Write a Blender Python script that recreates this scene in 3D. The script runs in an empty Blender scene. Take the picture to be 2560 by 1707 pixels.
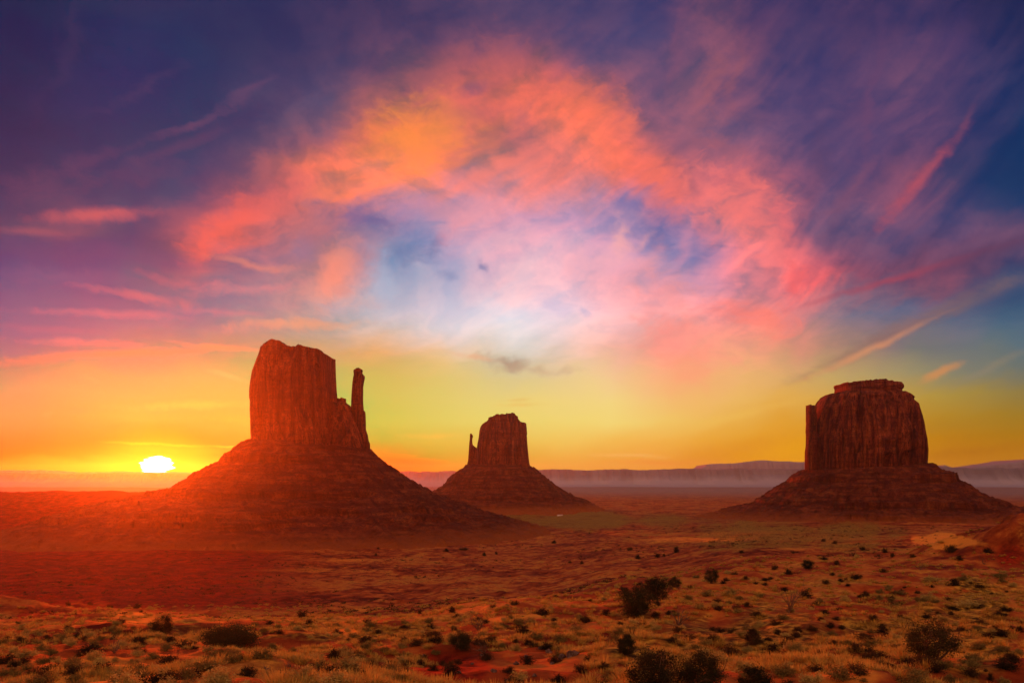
import bpy, math, random
import numpy as np

SC = bpy.context.scene
COL = SC.collection
R = math.radians
# ------------------------------------------------------------------ camera
F = 2009.0                      # focal length in photograph pixels (2560 wide): 65 degrees across
HOR = 1195.0                    # photograph row of eye level
CZ = 100.0                      # eye height above the valley plain, metres
cam_d = bpy.data.cameras.new("camera")
cam = bpy.data.objects.new("camera", cam_d)
COL.objects.link(cam)
SC.camera = cam
cam.location = (0, 0, CZ)
cam.rotation_euler = (R(90), 0, 0)
cam_d.sensor_width = 36.0
cam_d.lens = 36.0 * F / 2560.0
cam_d.shift_y = (HOR - 853.5) / 2560.0
cam_d.clip_start = 0.5
cam_d.clip_end = 60000.0
SC.render.resolution_x, SC.render.resolution_y = 1024, 682
SC.cycles.use_denoising = True
SC.cycles.max_bounces = 5
SC.cycles.volume_bounces = 0
SC.cycles.use_adaptive_sampling = True
SC.cycles.adaptive_threshold = 0.015
# ------------------------------------------------------------------ exposure
SC.view_settings.view_transform = 'Standard'
SC.view_settings.look = 'None'
SC.view_settings.exposure = 0.7
SC.view_settings.gamma = 1.0
# ------------------------------------------------------------------ sun
SUN_AZ = math.atan((393 - 1280) / F)      # measured clockwise from +Y
SUN_EL = R(1.3)
sun_d = bpy.data.lights.new("sun", 'SUN')
sun = bpy.data.objects.new("sun", sun_d)
COL.objects.link(sun)
sun_d.energy = 4.6
sun_d.angle = R(0.5)
sun_d.color = (1.0, 0.075, 0.003)
sun.location = (-400, 900, 500)
from mathutils import Vector
sd = Vector((math.sin(SUN_AZ) * math.cos(SUN_EL), math.cos(SUN_AZ) * math.cos(SUN_EL), math.sin(SUN_EL)))
sun.rotation_euler = sd.to_track_quat('Z', 'Y').to_euler()


# ------------------------------------------------------------------ sky (world)
def lin(c):
    c = np.asarray(c, float) / 255.0
    return np.where(c <= 0.04045, c / 12.92, ((c + 0.055) / 1.055) ** 2.4)


class NT:
    """small helper for writing node graphs"""
    def __init__(s, tree):
        s.t = tree
        s.n = tree.nodes
        s.l = tree.links

    def put(s, sock, v):
        if isinstance(v, bpy.types.NodeSocket):
            s.l.new(v, sock)
        elif v is not None:
            if hasattr(sock.default_value, '__len__') and not hasattr(v, '__len__'):
                v = [v] * len(sock.default_value)
            if hasattr(v, '__len__'):
                v = [float(q) for q in v]
                if len(sock.default_value) == 4 and len(v) == 3:
                    v = v + [1.0]
            sock.default_value = v

    def math(s, op, a, b=None, c=None, clamp=False):
        n = s.n.new('ShaderNodeMath')
        n.operation = op
        n.use_clamp = clamp
        for k, v in enumerate((a, b, c)):
            if v is not None:
                s.put(n.inputs[k], v)
        return n.outputs[0]

    def vec(s, op, a, b=None, c=None, scale=None):
        n = s.n.new('ShaderNodeVectorMath')
        n.operation = op
        for k, v in enumerate((a, b, c)):
            if v is not None:
                s.put(n.inputs[k], v)
        if scale is not None:
            s.put(n.inputs['Scale'], scale)
        return n.outputs['Value'] if op in ('LENGTH', 'DISTANCE', 'DOT_PRODUCT') else n.outputs['Vector']

    def mapr(s, v, a, b, c=0.0, d=1.0, kind='SMOOTHSTEP'):
        n = s.n.new('ShaderNodeMapRange')
        n.interpolation_type = kind
        for k, q in enumerate((v, a, b, c, d)):
            s.put(n.inputs[k], q)
        return n.outputs[0]

    def mix(s, f, a, b, blend='MIX'):
        n = s.n.new('ShaderNodeMix')
        n.data_type = 'RGBA'
        n.blend_type = blend
        n.clamp_result = False
        n.clamp_factor = True
        s.put(n.inputs[0], f)
        s.put(n.inputs[6], a)
        s.put(n.inputs[7], b)
        return n.outputs[2]

    def noise(s, vec, scale, detail=5.0, rough=0.55, dist=0.0, color=False):
        n = s.n.new('ShaderNodeTexNoise')
        s.put(n.inputs['Vector'], vec)
        n.inputs['Scale'].default_value = scale
        n.inputs['Detail'].default_value = detail
        n.inputs['Roughness'].default_value = rough
        n.inputs['Distortion'].default_value = dist
        return n.outputs['Color'] if color else n.outputs[0]

    def ramp(s, f, stops, interp='LINEAR'):
        n = s.n.new('ShaderNodeValToRGB')
        r = n.color_ramp
        r.interpolation = interp
        while len(r.elements) > 1:
            r.elements.remove(r.elements[-1])
        r.elements[0].position = stops[0][0]
        for p, c in stops[1:]:
            r.elements.new(p)
        for e, (p, c) in zip(r.elements, stops):
            e.position = p
            e.color = (c[0], c[1], c[2], 1)
        s.put(n.inputs[0], f)
        return n.outputs[0]

    def comb(s, x, y, z=0.0):
        n = s.n.new('ShaderNodeCombineXYZ')
        for k, v in enumerate((x, y, z)):
            s.put(n.inputs[k], v)
        return n.outputs[0]

    def sep(s, v):
        n = s.n.new('ShaderNodeSeparateXYZ')
        s.put(n.inputs[0], v)
        return n.outputs


# colours of the evening sky, read at compass bearings (columns) and heights (rows); positions in
# the 2352-wide view of the photograph, turned into bearing / height angles below
SKY = [
 (15,   [(50,(34,34,74)),(300,(50,42,84)),(600,(46,42,86)),(900,(70,52,90)),(1200,(72,60,100)),(1500,(68,58,104)),(1620,(110,70,100)),(1800,(64,50,95)),(2100,(62,48,90)),(2330,(40,38,80))]),
 (90,   [(50,(30,32,75)),(180,(45,40,82)),(350,(40,42,88)),(600,(52,46,88)),(900,(86,60,95)),(1180,(105,72,105)),(1400,(85,68,110)),(1500,(76,66,110)),(1650,(125,78,105)),(1800,(66,54,98)),(1950,(75,56,98)),(2100,(80,58,100)),(2330,(38,40,84))]),
 (170,  [(50,(30,34,76)),(280,(27,42,92)),(450,(30,44,90)),(620,(72,56,95)),(800,(84,64,100)),(950,(130,78,98)),(1150,(195,98,92)),(1250,(190,95,95)),(1350,(115,80,112)),(1600,(140,85,108)),(1780,(80,62,106)),(1900,(72,58,104)),(2050,(98,68,105)),(2200,(62,54,98)),(2330,(40,44,90))]),
 (240,  [(50,(34,36,76)),(250,(30,44,90)),(420,(48,48,90)),(550,(75,58,96)),(750,(98,76,108)),(880,(160,92,98)),(1000,(185,98,95)),(1150,(225,108,88)),(1300,(240,112,84)),(1390,(215,105,92)),(1460,(125,85,115)),(1600,(140,86,110)),(1780,(84,66,110)),(1900,(80,62,105)),(2080,(95,66,105)),(2200,(66,56,100)),(2330,(26,46,92))]),
 (320,  [(50,(36,38,78)),(250,(48,50,90)),(400,(64,54,94)),(560,(78,64,100)),(750,(130,84,105)),(860,(235,115,82)),(960,(255,132,70)),(1080,(225,115,95)),(1200,(205,110,108)),(1350,(244,118,92)),(1450,(225,108,95)),(1560,(130,88,116)),(1700,(118,84,118)),(1850,(88,66,108)),(2000,(82,64,108)),(2150,(84,62,104)),(2300,(24,48,94))]),
 (400,  [(50,(54,46,86)),(250,(75,54,94)),(450,(76,62,104)),(600,(150,84,100)),(740,(225,112,88)),(900,(255,134,92)),(1050,(244,128,108)),(1200,(232,122,115)),(1340,(236,124,118)),(1400,(246,116,94)),(1520,(215,102,95)),(1600,(150,90,110)),(1700,(185,98,112)),(1850,(96,70,110)),(2000,(90,66,108)),(2100,(130,75,102)),(2180,(60,56,98)),(2290,(28,52,96))]),
 (450,  [(50,(90,56,92)),(250,(96,62,98)),(420,(100,70,104)),(560,(205,92,92)),(700,(200,100,98)),(800,(248,125,98)),(950,(205,130,135)),(1050,(190,135,160)),(1200,(232,140,140)),(1340,(220,138,150)),(1440,(140,118,160)),(1550,(225,110,110)),(1700,(238,116,116)),(1790,(190,100,115)),(1900,(92,72,112)),(2040,(130,76,105)),(2130,(80,62,104)),(2290,(34,58,102))]),
 (520,  [(50,(112,66,96)),(180,(150,76,96)),(300,(80,66,104)),(440,(190,88,94)),(560,(225,98,88)),(700,(180,108,116)),(830,(120,108,152)),(950,(150,130,172)),(1050,(210,150,168)),(1200,(205,150,180)),(1340,(215,155,185)),(1480,(120,116,166)),(1560,(160,125,165)),(1680,(245,128,125)),(1790,(222,112,118)),(1860,(105,78,114)),(2000,(96,74,112)),(2150,(84,68,110)),(2330,(110,74,105))]),
 (580,  [(50,(54,60,108)),(250,(60,64,110)),(400,(150,82,102)),(480,(215,96,94)),(620,(165,110,130)),(770,(205,125,122)),(930,(118,136,174)),(1050,(190,158,190)),(1200,(236,170,188)),(1350,(232,172,192)),(1480,(200,150,180)),(1600,(150,124,168)),(1720,(238,126,130)),(1800,(205,104,115)),(1900,(110,76,110)),(2100,(100,70,106)),(2250,(105,62,92)),(2330,(72,58,96))]),
 (640,  [(50,(72,76,118)),(250,(96,84,120)),(430,(170,96,112)),(600,(165,115,132)),(770,(225,138,122)),(880,(160,160,188)),(1020,(178,170,196)),(1150,(238,190,200)),(1300,(242,188,200)),(1460,(235,158,168)),(1600,(190,140,168)),(1720,(225,128,138)),(1840,(230,100,105)),(1960,(130,72,98)),(2150,(120,64,88)),(2330,(60,72,108))]),
 (700,  [(50,(132,92,124)),(300,(165,100,122)),(500,(145,112,138)),(700,(205,145,140)),(850,(200,182,190)),(1000,(215,195,210)),(1180,(244,218,226)),(1300,(240,205,220)),(1450,(246,175,180)),(1600,(238,155,160)),(1700,(245,135,130)),(1800,(205,125,130)),(1950,(128,112,132)),(2150,(92,96,126)),(2330,(52,78,112))]),
 (750,  [(50,(140,98,124)),(300,(180,115,125)),(500,(205,130,125)),(650,(200,150,135)),(850,(220,180,160)),(1000,(225,205,205)),(1180,(238,226,232)),(1330,(246,205,205)),(1500,(252,165,155)),(1620,(246,150,145)),(1760,(245,138,120)),(1900,(180,130,120)),(2060,(130,108,115)),(2250,(98,104,122)),(2330,(80,100,122))]),
 (795,  [(50,(165,108,118)),(250,(215,125,110)),(450,(238,140,100)),(600,(222,150,105)),(850,(238,165,105)),(1000,(245,190,150)),(1200,(226,216,212)),(1350,(248,190,175)),(1500,(250,155,138)),(1650,(244,158,132)),(1800,(228,150,115)),(1950,(165,125,105)),(2100,(120,112,110)),(2330,(92,108,118))]),
 (850,  [(50,(190,130,98)),(200,(205,160,95)),(450,(200,178,95)),(900,(232,176,85)),(1050,(228,190,115)),(1180,(205,185,150)),(1350,(238,195,150)),(1550,(248,158,118)),(1700,(238,172,115)),(1900,(192,160,100)),(2150,(140,130,100)),(2330,(112,112,100))]),
 (900,  [(50,(182,158,95)),(300,(202,182,88)),(500,(208,188,84)),(900,(228,190,86)),(1100,(232,202,115)),(1400,(242,208,130)),(1560,(244,178,110)),(1700,(235,182,100)),(1800,(225,170,80)),(2150,(176,142,58)),(2330,(150,122,52))]),
 (970,  [(50,(176,152,72)),(300,(214,190,70)),(520,(218,188,66)),(900,(232,194,74)),(1100,(236,204,100)),(1400,(242,208,112)),(1600,(236,182,84)),(1800,(222,152,40)),(2150,(184,128,20)),(2330,(164,118,20))]),
 (1020, [(50,(194,136,48)),(200,(214,154,42)),(360,(208,162,34)),(520,(226,168,46)),(900,(236,172,54)),(1000,(240,178,60)),(1300,(242,186,82)),(1500,(240,168,66)),(1700,(226,150,32)),(1820,(226,150,22)),(2200,(186,116,8)),(2330,(178,114,8))]),
 (1060, [(50,(194,104,22)),(200,(192,122,18)),(290,(200,160,14)),(430,(212,158,18)),(520,(224,140,26)),(900,(240,116,22)),(1000,(240,150,40)),(1300,(242,156,58)),(1500,(238,150,58)),(1600,(226,136,40)),(1820,(228,150,14)),(2200,(192,120,8)),(2330,(190,120,10))]),
 (1100, [(50,(196,100,22)),(290,(205,130,20)),(430,(215,140,20)),(900,(238,120,30)),(1300,(238,150,64)),(1600,(225,140,50)),(2330,(190,118,14))]),
]
V = 2560.0 / 2352.0


_SY = np.array([r[0] for r in SKY]) * V
_SX = [np.array([c[0] for c in r[1]]) * V for r in SKY]
_SCOL = [lin(np.array([c[1] for c in r[1]])) for r in SKY]


def sky_at(px, py):
    i = int(np.clip(np.searchsorted(_SY, py) - 1, 0, len(SKY) - 2))
    f = float(np.clip((py - _SY[i]) / (_SY[i + 1] - _SY[i]), 0, 1))
    c = sum(w * np.array([np.interp(px, _SX[k], _SCOL[k][:, q]) for q in range(3)]) for k, w in ((i, 1 - f), (i + 1, f)))
    # the colours were read through the valley haze: take its share out, to get the sky above it
    a = math.atan((px - 1280) / F)
    t = max((HOR - py) / F * math.cos(a), 0.018)
    path = min(266.0 * math.sqrt(1 + t * t) / t, 16000.0)
    tau = HAZE * path
    d = np.array([math.sin(a), math.cos(a), t]); d /= np.linalg.norm(d)
    mu = float(np.dot(d, np.array(sd)))
    ph = (1 - HAZE_G ** 2) / (4 * math.pi * (1 + HAZE_G ** 2 - 2 * HAZE_G * mu) ** 1.5)
    T = math.exp(-tau)
    veil = (1 - T) * ph * sun_d.energy * 2 ** 0.7 * 0.9 * np.array(sun_d.color) * np.array(HAZE_C)
    veil = veil + (1 - T) * np.array([0.20, 0.105, 0.055])
    out = (c - veil) / T
    return np.maximum(out, 0.03 * c)


HAZE, HAZE_G, HAZE_C = 2.4e-5, 0.86, (0.88, 0.73, 0.76)     # air: density, forward scattering, colour


world = bpy.data.worlds.new("World")
SC.world = world
world.use_nodes = True
wt = NT(world.node_tree)
wt.n.clear()
tc = wt.n.new('ShaderNodeTexCoord')
dirv = tc.outputs['Generated']
dx, dy, dz = wt.sep(dirv)
hyp = wt.math('SQRT', wt.math('ADD', wt.math('MULTIPLY', dx, dx), wt.math('MULTIPLY', dy, dy)))
hyp = wt.math('MAXIMUM', hyp, 0.001)
az = wt.math('ARCTAN2', dx, dy)                      # bearing
tt = wt.math('MAXIMUM', wt.math('DIVIDE', dz, hyp), -0.02)   # tangent of the height angle
# a flat cloud deck overhead gives the streaks their perspective
zz = wt.math('ADD', wt.math('MAXIMUM', dz, 0.0), 0.16)
deck = wt.comb(wt.math('DIVIDE', dx, zz), wt.math('DIVIDE', dy, zz), 0.0)
P0 = wt.comb(az, tt, 0.0)
amp = wt.mapr(tt, 0.02, 0.35, 0.10, 1.0, 'LINEAR')
w1 = wt.vec('SUBTRACT', wt.noise(deck, 1.15, 4.0, 0.55, 0.4, True), (0.5, 0.5, 0.5))
w2 = wt.vec('SUBTRACT', wt.noise(P0, 13.0, 5.0, 0.52, 0.4, True), (0.5, 0.5, 0.5))
warp = wt.vec('ADD', wt.vec('SCALE', w1, scale=0.075), wt.vec('SCALE', w2, scale=0.06))
# fibres drawn out by the wind aloft: they climb towards the right, steeper in the right half
azr, ttr, _ = wt.sep(wt.vec('ADD', P0, wt.vec('SCALE', w1, scale=0.10)))
bend = wt.math('MULTIPLY', azr, azr)
fib = wt.comb(wt.math('ADD', wt.math('MULTIPLY', azr, 5.0), wt.math('MULTIPLY', ttr, 4.2)),
              wt.math('ADD', wt.math('MULTIPLY', ttr, 26.0), wt.math('ADD', wt.math('MULTIPLY', azr, -17.0), wt.math('MULTIPLY', bend, -14.0))), 0.0)
nfib = wt.noise(fib, 1.0, 6.0, 0.52, 0.15)
fibc = wt.math('SUBTRACT', nfib, 0.5)
warp = wt.vec('ADD', warp, wt.comb(wt.math('MULTIPLY', fibc, -0.04), wt.math('MULTIPLY', fibc, 0.07), 0.0))
warp = wt.vec('MULTIPLY', warp, wt.comb(amp, wt.math('MULTIPLY', amp, 0.9), 0.0))
P = wt.vec('ADD', P0, warp)
paz, pt, _ = wt.sep(P)
AZ0, AZ1 = -0.60, 0.60
fxl = wt.mapr(paz, AZ0, 0.0, 0.0, 1.0, 'LINEAR')
fxr = wt.mapr(paz, 0.0, AZ1, 0.0, 1.0, 'LINEAR')
rightside = wt.math('GREATER_THAN', paz, 0.0)
trow = [-0.01, 0.008, 0.026, 0.045, 0.07, 0.095, 0.12, 0.14, 0.158, 0.176, 0.194, 0.212, 0.232, 0.252, 0.272, 0.294, 0.316, 0.34, 0.365, 0.39, 0.42, 0.45, 0.48, 0.51, 0.54, 0.58]
col = None
for i, t in enumerate(trow):
    half = []
    for side, fx_s in ((0, fxl), (1, fxr)):
        stops = []
        for j in range(31):
            a = (AZ0 if side == 0 else 0.0) + 0.6 * j / 30.0
            stops.append((j / 30.0, sky_at(1280 + F * math.tan(a), HOR - F * t / math.cos(a))))
        half.append(wt.ramp(fx_s, stops, 'LINEAR'))
    rc = wt.mix(rightside, half[0], half[1])
    if col is None:
        col = rc
    else:
        col = wt.mix(wt.mapr(pt, trow[i - 1], t, 0, 1, 'LINEAR'), col, rc)
# fine cloud texture: feathery brightening and blue gaps
nf = wt.noise(wt.vec('ADD', wt.vec('MULTIPLY', P0, (1.0, 1.25, 1)), wt.vec('SCALE', w1, scale=0.25)), 16.0, 6.0, 0.55, 0.2)
ns = wt.noise(wt.vec('ADD', deck, wt.vec('SCALE', w2, scale=0.5)), 3.2, 6.0, 0.6, 0.3)
high = wt.mapr(tt, 0.10, 0.25, 0.0, 1.0)
gain = wt.math('ADD', wt.mapr(nf, 0.36, 0.64, -0.26, 0.26), wt.math('ADD', wt.math('MULTIPLY', wt.math('SUBTRACT', ns, 0.5), 0.6), wt.math('MULTIPLY', fibc, 1.9)))
ng_ = wt.noise(wt.vec('ADD', P0, wt.vec('SCALE', w2, scale=0.05)), 62.0, 5.0, 0.62, 0.5)
grain = wt.math('MULTIPLY', wt.math('SUBTRACT', ng_, 0.5), wt.mapr(ns, 0.35, 0.7, 0.25, 1.0))
calm = wt.mapr(wt.vec('LENGTH', wt.vec('MULTIPLY', wt.vec('SUBTRACT', P0, (0.0, 0.22, 0.0)), (1.0, 1.4, 0.0))), 0.06, 0.26, 0.5, 1.0)     # the bright middle is veiled and smooth
gain = wt.math('MULTIPLY', wt.math('MULTIPLY', wt.math('ADD', gain, grain), calm), high)
tn = wt.n.new('ShaderNodeCombineColor')
for k, (g, lo) in enumerate(((0.95, 0.35), (0.42, 0.55), (0.10, 0.7))):
    wt.put(tn.inputs[k], wt.math('MAXIMUM', wt.math('MULTIPLY_ADD', gain, g, 1.0), lo))
col = wt.mix(1.0, col, tn.outputs[0], 'MULTIPLY')
# single clouds: bearing/height ellipses with ragged, feathered outlines
Pq = wt.vec('ADD', P0, wt.vec('ADD', wt.vec('SCALE', w2, scale=0.05), wt.comb(wt.math('MULTIPLY', fibc, -0.010), wt.math('MULTIPLY', fibc, 0.014), 0.0)))
nlow = wt.math('SUBTRACT', wt.noise(wt.vec('MULTIPLY', Pq, (1.0, 1.6, 1)), 34.0, 6.0, 0.62, 0.4), 0.5)
# (a vanishing share of the colour below keeps this long graph in order: one cloud is laid over the sky after the other)
sc_ = wt.n.new('ShaderNodeSeparateColor')
wt.put(sc_.inputs[0], col)
eps = wt.math('MULTIPLY', wt.math('ADD', sc_.outputs[0], nlow), 1e-9)
Pq = wt.vec('ADD', Pq, wt.comb(eps, 0.0, 0.0))
Pc = wt.vec('ADD', P0, wt.vec('ADD', wt.vec('SCALE', w2, scale=0.014), wt.comb(wt.math('ADD', eps, wt.math('MULTIPLY', fibc, -0.004)), wt.math('MULTIPLY', fibc, 0.006), 0.0)))
CLOUDS = [  # x, y, rx, ry, rot (deg, up to the right), colour, opacity, raggedness
 (960,312,125,62,12,(255,140,66),.75,1.2),(800,442,100,20,14,(255,128,86),.55,1.4),(520,520,80,34,42,(250,98,80),.6,1.6),
 (470,560,50,26,20,(240,95,85),.4,1.6),(225,493,105,12,12,(214,94,94),.75,.8),(60,530,60,8,6,(170,85,95),.5,.8),
 (110,575,170,22,5,(44,58,106),.6,1.0),(420,335,120,10,30,(95,62,96),.5,1.0),(560,265,150,22,28,(46,46,92),.55,1.2),
 (300,140,110,60,60,(24,40,92),.5,1.2),(150,130,16,150,-20,(62,48,86),.4,1.2),
 (845,508,58,24,-6,(96,92,145),.7,1.5),(935,575,70,24,8,(98,120,165),.7,1.6),(998,552,24,16,30,(96,112,160),.6,1.4),
 (1104,602,15,9,-40,(88,112,165),.75,1.2),(1037,628,28,12,-10,(128,142,182),.6,1.4),(690,575,26,36,0,(125,110,145),.5,1.5),
 (1502,522,50,40,-30,(84,98,156),.75,1.5),(1435,458,40,22,-30,(118,110,165),.6,1.5),(1345,712,16,13,0,(188,180,210),.6,1.2),
 (1270,690,50,14,-35,(208,192,218),.5,1.2),(1090,205,32,10,25,(110,78,110),.6,1.2),
 (1340,238,70,40,-5,(250,116,84),.6,1.5),(1150,140,60,50,20,(190,95,92),.35,1.5),(1400,340,34,80,8,(252,118,92),.5,1.5),(1450,280,28,26,0,(248,116,92),.7,1.3),
 (1510,400,95,34,-38,(246,112,90),.65,1.6),(1650,450,90,46,-30,(250,122,118),.55,1.6),(1720,480,70,60,-20,(252,118,112),.5,1.6),(1770,570,34,70,8,(240,116,116),.5,1.6),
 (220,225,150,70,20,(26,42,92),.45,1.4),(440,285,110,9,34,(108,68,100),.55,1.2),(560,215,80,8,30,(104,68,102),.5,1.2),(330,210,120,10,38,(66,54,94),.5,1.2),(100,425,90,26,10,(100,62,96),.5,1.3),(330,400,90,20,20,(84,62,98),.45,1.4),(200,380,90,14,28,(92,62,98),.45,1.3),(430,470,70,16,25,(120,74,102),.45,1.4),
 (620,395,60,22,25,(176,94,98),.5,1.6),(660,350,50,16,30,(150,88,104),.45,1.6),(560,475,46,22,40,(228,94,84),.5,1.6),(640,470,60,18,20,(205,100,98),.45,1.6),(700,520,60,22,0,(190,106,110),.4,1.5),(590,602,72,9,-12,(234,138,108),.6,1.2),(330,592,210,20,2,(60,66,112),.5,1.2),(160,640,110,16,4,(88,84,124),.45,1.2),(420,640,90,10,-4,(190,100,112),.5,1.3),
 (600,662,130,9,3,(208,130,134),.5,1.2),(765,625,34,70,-25,(236,140,116),.55,1.5),(885,640,40,60,0,(166,182,206),.5,1.5),(820,690,60,14,10,(220,170,160),.4,1.4),(700,742,130,8,3,(238,166,114),.5,1.2),(250,720,140,8,3,(196,112,122),.5,1.1),(500,715,110,7,-3,(196,118,128),.45,1.1),(200,790,120,7,2,(215,122,112),.5,1.0),
 (1075,415,60,24,10,(236,124,112),.4,1.6),(1060,505,60,26,38,(240,150,160),.45,1.5),(960,470,55,16,8,(178,130,166),.45,1.5),(1150,560,80,24,15,(255,182,188),.4,1.5),(1250,470,60,30,40,(220,142,160),.35,1.5),(1180,300,60,30,30,(176,98,106),.5,1.6),(1100,250,70,24,20,(168,92,102),.4,1.6),(1215,390,70,20,-10,(240,124,110),.45,1.6),(1425,545,13,44,-6,(255,176,170),.6,1.3),(1462,540,30,10,40,(250,168,168),.5,1.3),(1560,560,14,50,-25,(215,140,165),.5,1.3),
 (1580,330,60,26,-20,(134,84,112),.45,1.5),(1655,345,60,22,-30,(168,92,106),.5,1.6),(1600,260,30,60,-14,(150,88,106),.45,1.6),(1720,260,60,50,-30,(116,76,106),.4,1.5),(1870,400,24,90,-8,(96,64,100),.45,1.4),(1960,430,70,14,50,(140,80,104),.5,1.3),(1920,520,26,70,-4,(104,70,104),.4,1.4),(2080,530,90,10,35,(112,72,106),.45,1.2),(2180,130,40,90,-20,(70,52,100),.45,1.4),(1760,60,50,60,-15,(74,54,100),.4,1.4),
 (1690,180,14,70,-14,(150,84,100),.45,1.4),(2010,230,12,90,-10,(112,68,104),.5,1.3),(1500,160,40,60,10,(90,72,112),.4,1.5),(1720,420,80,20,-30,(248,116,110),.5,1.6),(1640,520,60,24,-35,(240,126,134),.45,1.6),(1800,520,22,60,4,(226,104,112),.5,1.6),(1745,640,40,16,-50,(232,128,136),.45,1.5),
 (1830,645,32,26,0,(246,98,100),.75,1.6),(1700,722,95,26,-12,(252,122,112),.55,1.5),(1760,745,50,24,0,(255,130,110),.5,1.6),
 (1480,590,50,20,60,(255,160,160),.45,1.4),(1540,700,70,60,-40,(254,150,146),.5,1.6),(1570,790,100,40,-20,(254,142,128),.55,1.5),(1580,850,60,30,-30,(252,158,116),.5,1.4),
 (1350,600,60,30,0,(255,175,180),.4,1.5),(1200,640,60,40,20,(255,200,205),.4,1.5),
 (2110,418,120,13,47,(182,78,94),.8,1.0),(2215,290,60,7,65,(110,64,98),.6,.8),(1640,180,24,60,-10,(165,90,100),.45,1.6),(1560,90,14,70,-8,(125,74,104),.45,1.4),
 (1980,300,40,110,-6,(100,66,106),.4,1.5),(1880,190,26,110,-10,(60,54,104),.45,1.3),(2030,110,18,90,-12,(86,58,100),.4,1.3),
 (2060,640,190,7,12,(165,66,86),.75,.6),(2270,580,150,16,13,(86,56,90),.75,.7),(2290,545,130,10,14,(110,74,106),.6,.7),(2330,640,110,20,14,(50,78,114),.6,.8),
 (2060,762,210,15,24,(142,100,92),.7,.8),(2240,690,120,12,22,(118,92,100),.6,.8),(2000,800,130,7,24,(232,150,100),.6,.7),(2160,855,40,8,30,(222,140,75),.65,.8),(2280,840,80,7,25,(150,130,105),.4,.7),
 (1162,833,46,13,-8,(158,132,112),.75,1.5),(1240,846,70,10,-4,(190,158,128),.55,1.3),(1100,822,50,6,-10,(235,165,120),.5,1.0),
 (300,812,200,7,8,(252,138,88),.8,.5),(520,797,90,5,-3,(250,150,96),.7,.5),(60,835,80,10,8,(215,120,88),.5,.8),(640,745,120,10,6,(230,150,115),.4,1.2),(330,680,110,9,-4,(205,108,112),.55,1.0),(100,755,110,7,0,(105,92,120),.5,.8),
 (180,952,30,7,20,(158,136,80),.6,1.2),(95,957,18,6,0,(165,145,82),.5,1.2),(205,872,24,6,-8,(222,160,98),.5,1.0),(520,862,40,5,-18,(212,196,110),.5,.8),(440,930,120,8,3,(224,204,82),.5,.9),(560,962,60,8,2,(232,178,66),.5,.9),
 (110,1054,62,7,-4,(208,86,12),.85,.9),(232,1052,32,6,-4,(198,74,12),.85,.9),(302,1045,20,3,-8,(198,76,14),.8,.5),(270,1066,60,3,1,(196,92,16),.6,.8),
 (335,1019,64,3.2,-1,(222,196,48),.8,.5),(420,1022,44,2.6,-1,(224,196,50),.7,.5),(530,1024,40,2.4,-1,(236,204,60),.7,.5),(345,1030,60,6,-2,(214,128,22),.6,.8),(470,1032,70,8,0,(220,124,24),.6,.8),
 (940,1062,75,9,-1,(242,100,14),.75,.9),(900,1046,50,4,0,(238,140,30),.5,.7),(1000,1000,60,6,0,(244,190,66),.4,.8),(1440,1046,90,4,-1,(246,190,104),.5,.7),(1520,1060,120,6,0,(236,140,52),.5,.8),(1200,930,50,5,0,(228,184,90),.5,1.0),(1190,918,30,4,0,(222,180,92),.5,1.0),
 (1720,1020,130,18,10,(220,138,26),.45,.8),(1680,960,140,10,14,(240,190,84),.4,.8),(2180,970,120,14,10,(172,122,22),.4,.8),(2250,1035,120,10,4,(176,104,6),.5,.8),
]


def place(x, y):
    px, py = x * V, y * V
    a = math.atan((px - 1280) / F)
    return a, (HOR - py) / F * math.cos(a)


for (x, y, rx, ry, rot, c, op, rag) in CLOUDS:
    a, t = place(x, y)
    k = V / F
    sx, sy = rx * k * 1.25 * math.cos(a), ry * k * 1.35
    cr, sr = math.cos(R(rot)), math.sin(R(rot))
    d = wt.vec('SUBTRACT', Pq if rag > 1.1 else Pc, (a, t, 0))
    ln = wt.vec('LENGTH', wt.comb(wt.vec('DOT_PRODUCT', d, (cr / sx, sr / sx, 0)), wt.vec('DOT_PRODUCT', d, (-sr / sy, cr / sy, 0)), 0.0))
    q = wt.math('MULTIPLY_ADD', nlow, -1.7 * rag, ln)
    f = wt.mapr(q, -0.15, 1.3, op, 0.0)
    col = wt.mix(f, col, lin(c))
# glow round the sun and the sun's own disc, flattened and nicked by thin cloud bands
sa, st = place(361, 1068)
dsun = wt.vec('SUBTRACT', P0, (sa, st, 0))
glen = wt.vec('LENGTH', wt.vec('MULTIPLY', dsun, (1 / 0.075, 1 / 0.06, 0)))
col = wt.mix(wt.mapr(glen, 0.1, 1.0, 0.65, 0.0), col, lin((214, 182, 8)))
dl = wt.vec('LENGTH', wt.vec('MULTIPLY', dsun, (1 / 0.0168, 1 / 0.0094, 0)))
sl = wt.noise(wt.vec('MULTIPLY', P0, (45, 300, 1)), 1.0, 1.0, 0.4)
dl = wt.math('ADD', dl, wt.math('MULTIPLY', wt.math('SUBTRACT', sl, 0.5), 0.85))
disc = wt.mapr(dl, 0.90, 1.08, 1.0, 0.0)
col = wt.mix(disc, col, (4.2, 5.2, 5.4))
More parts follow.
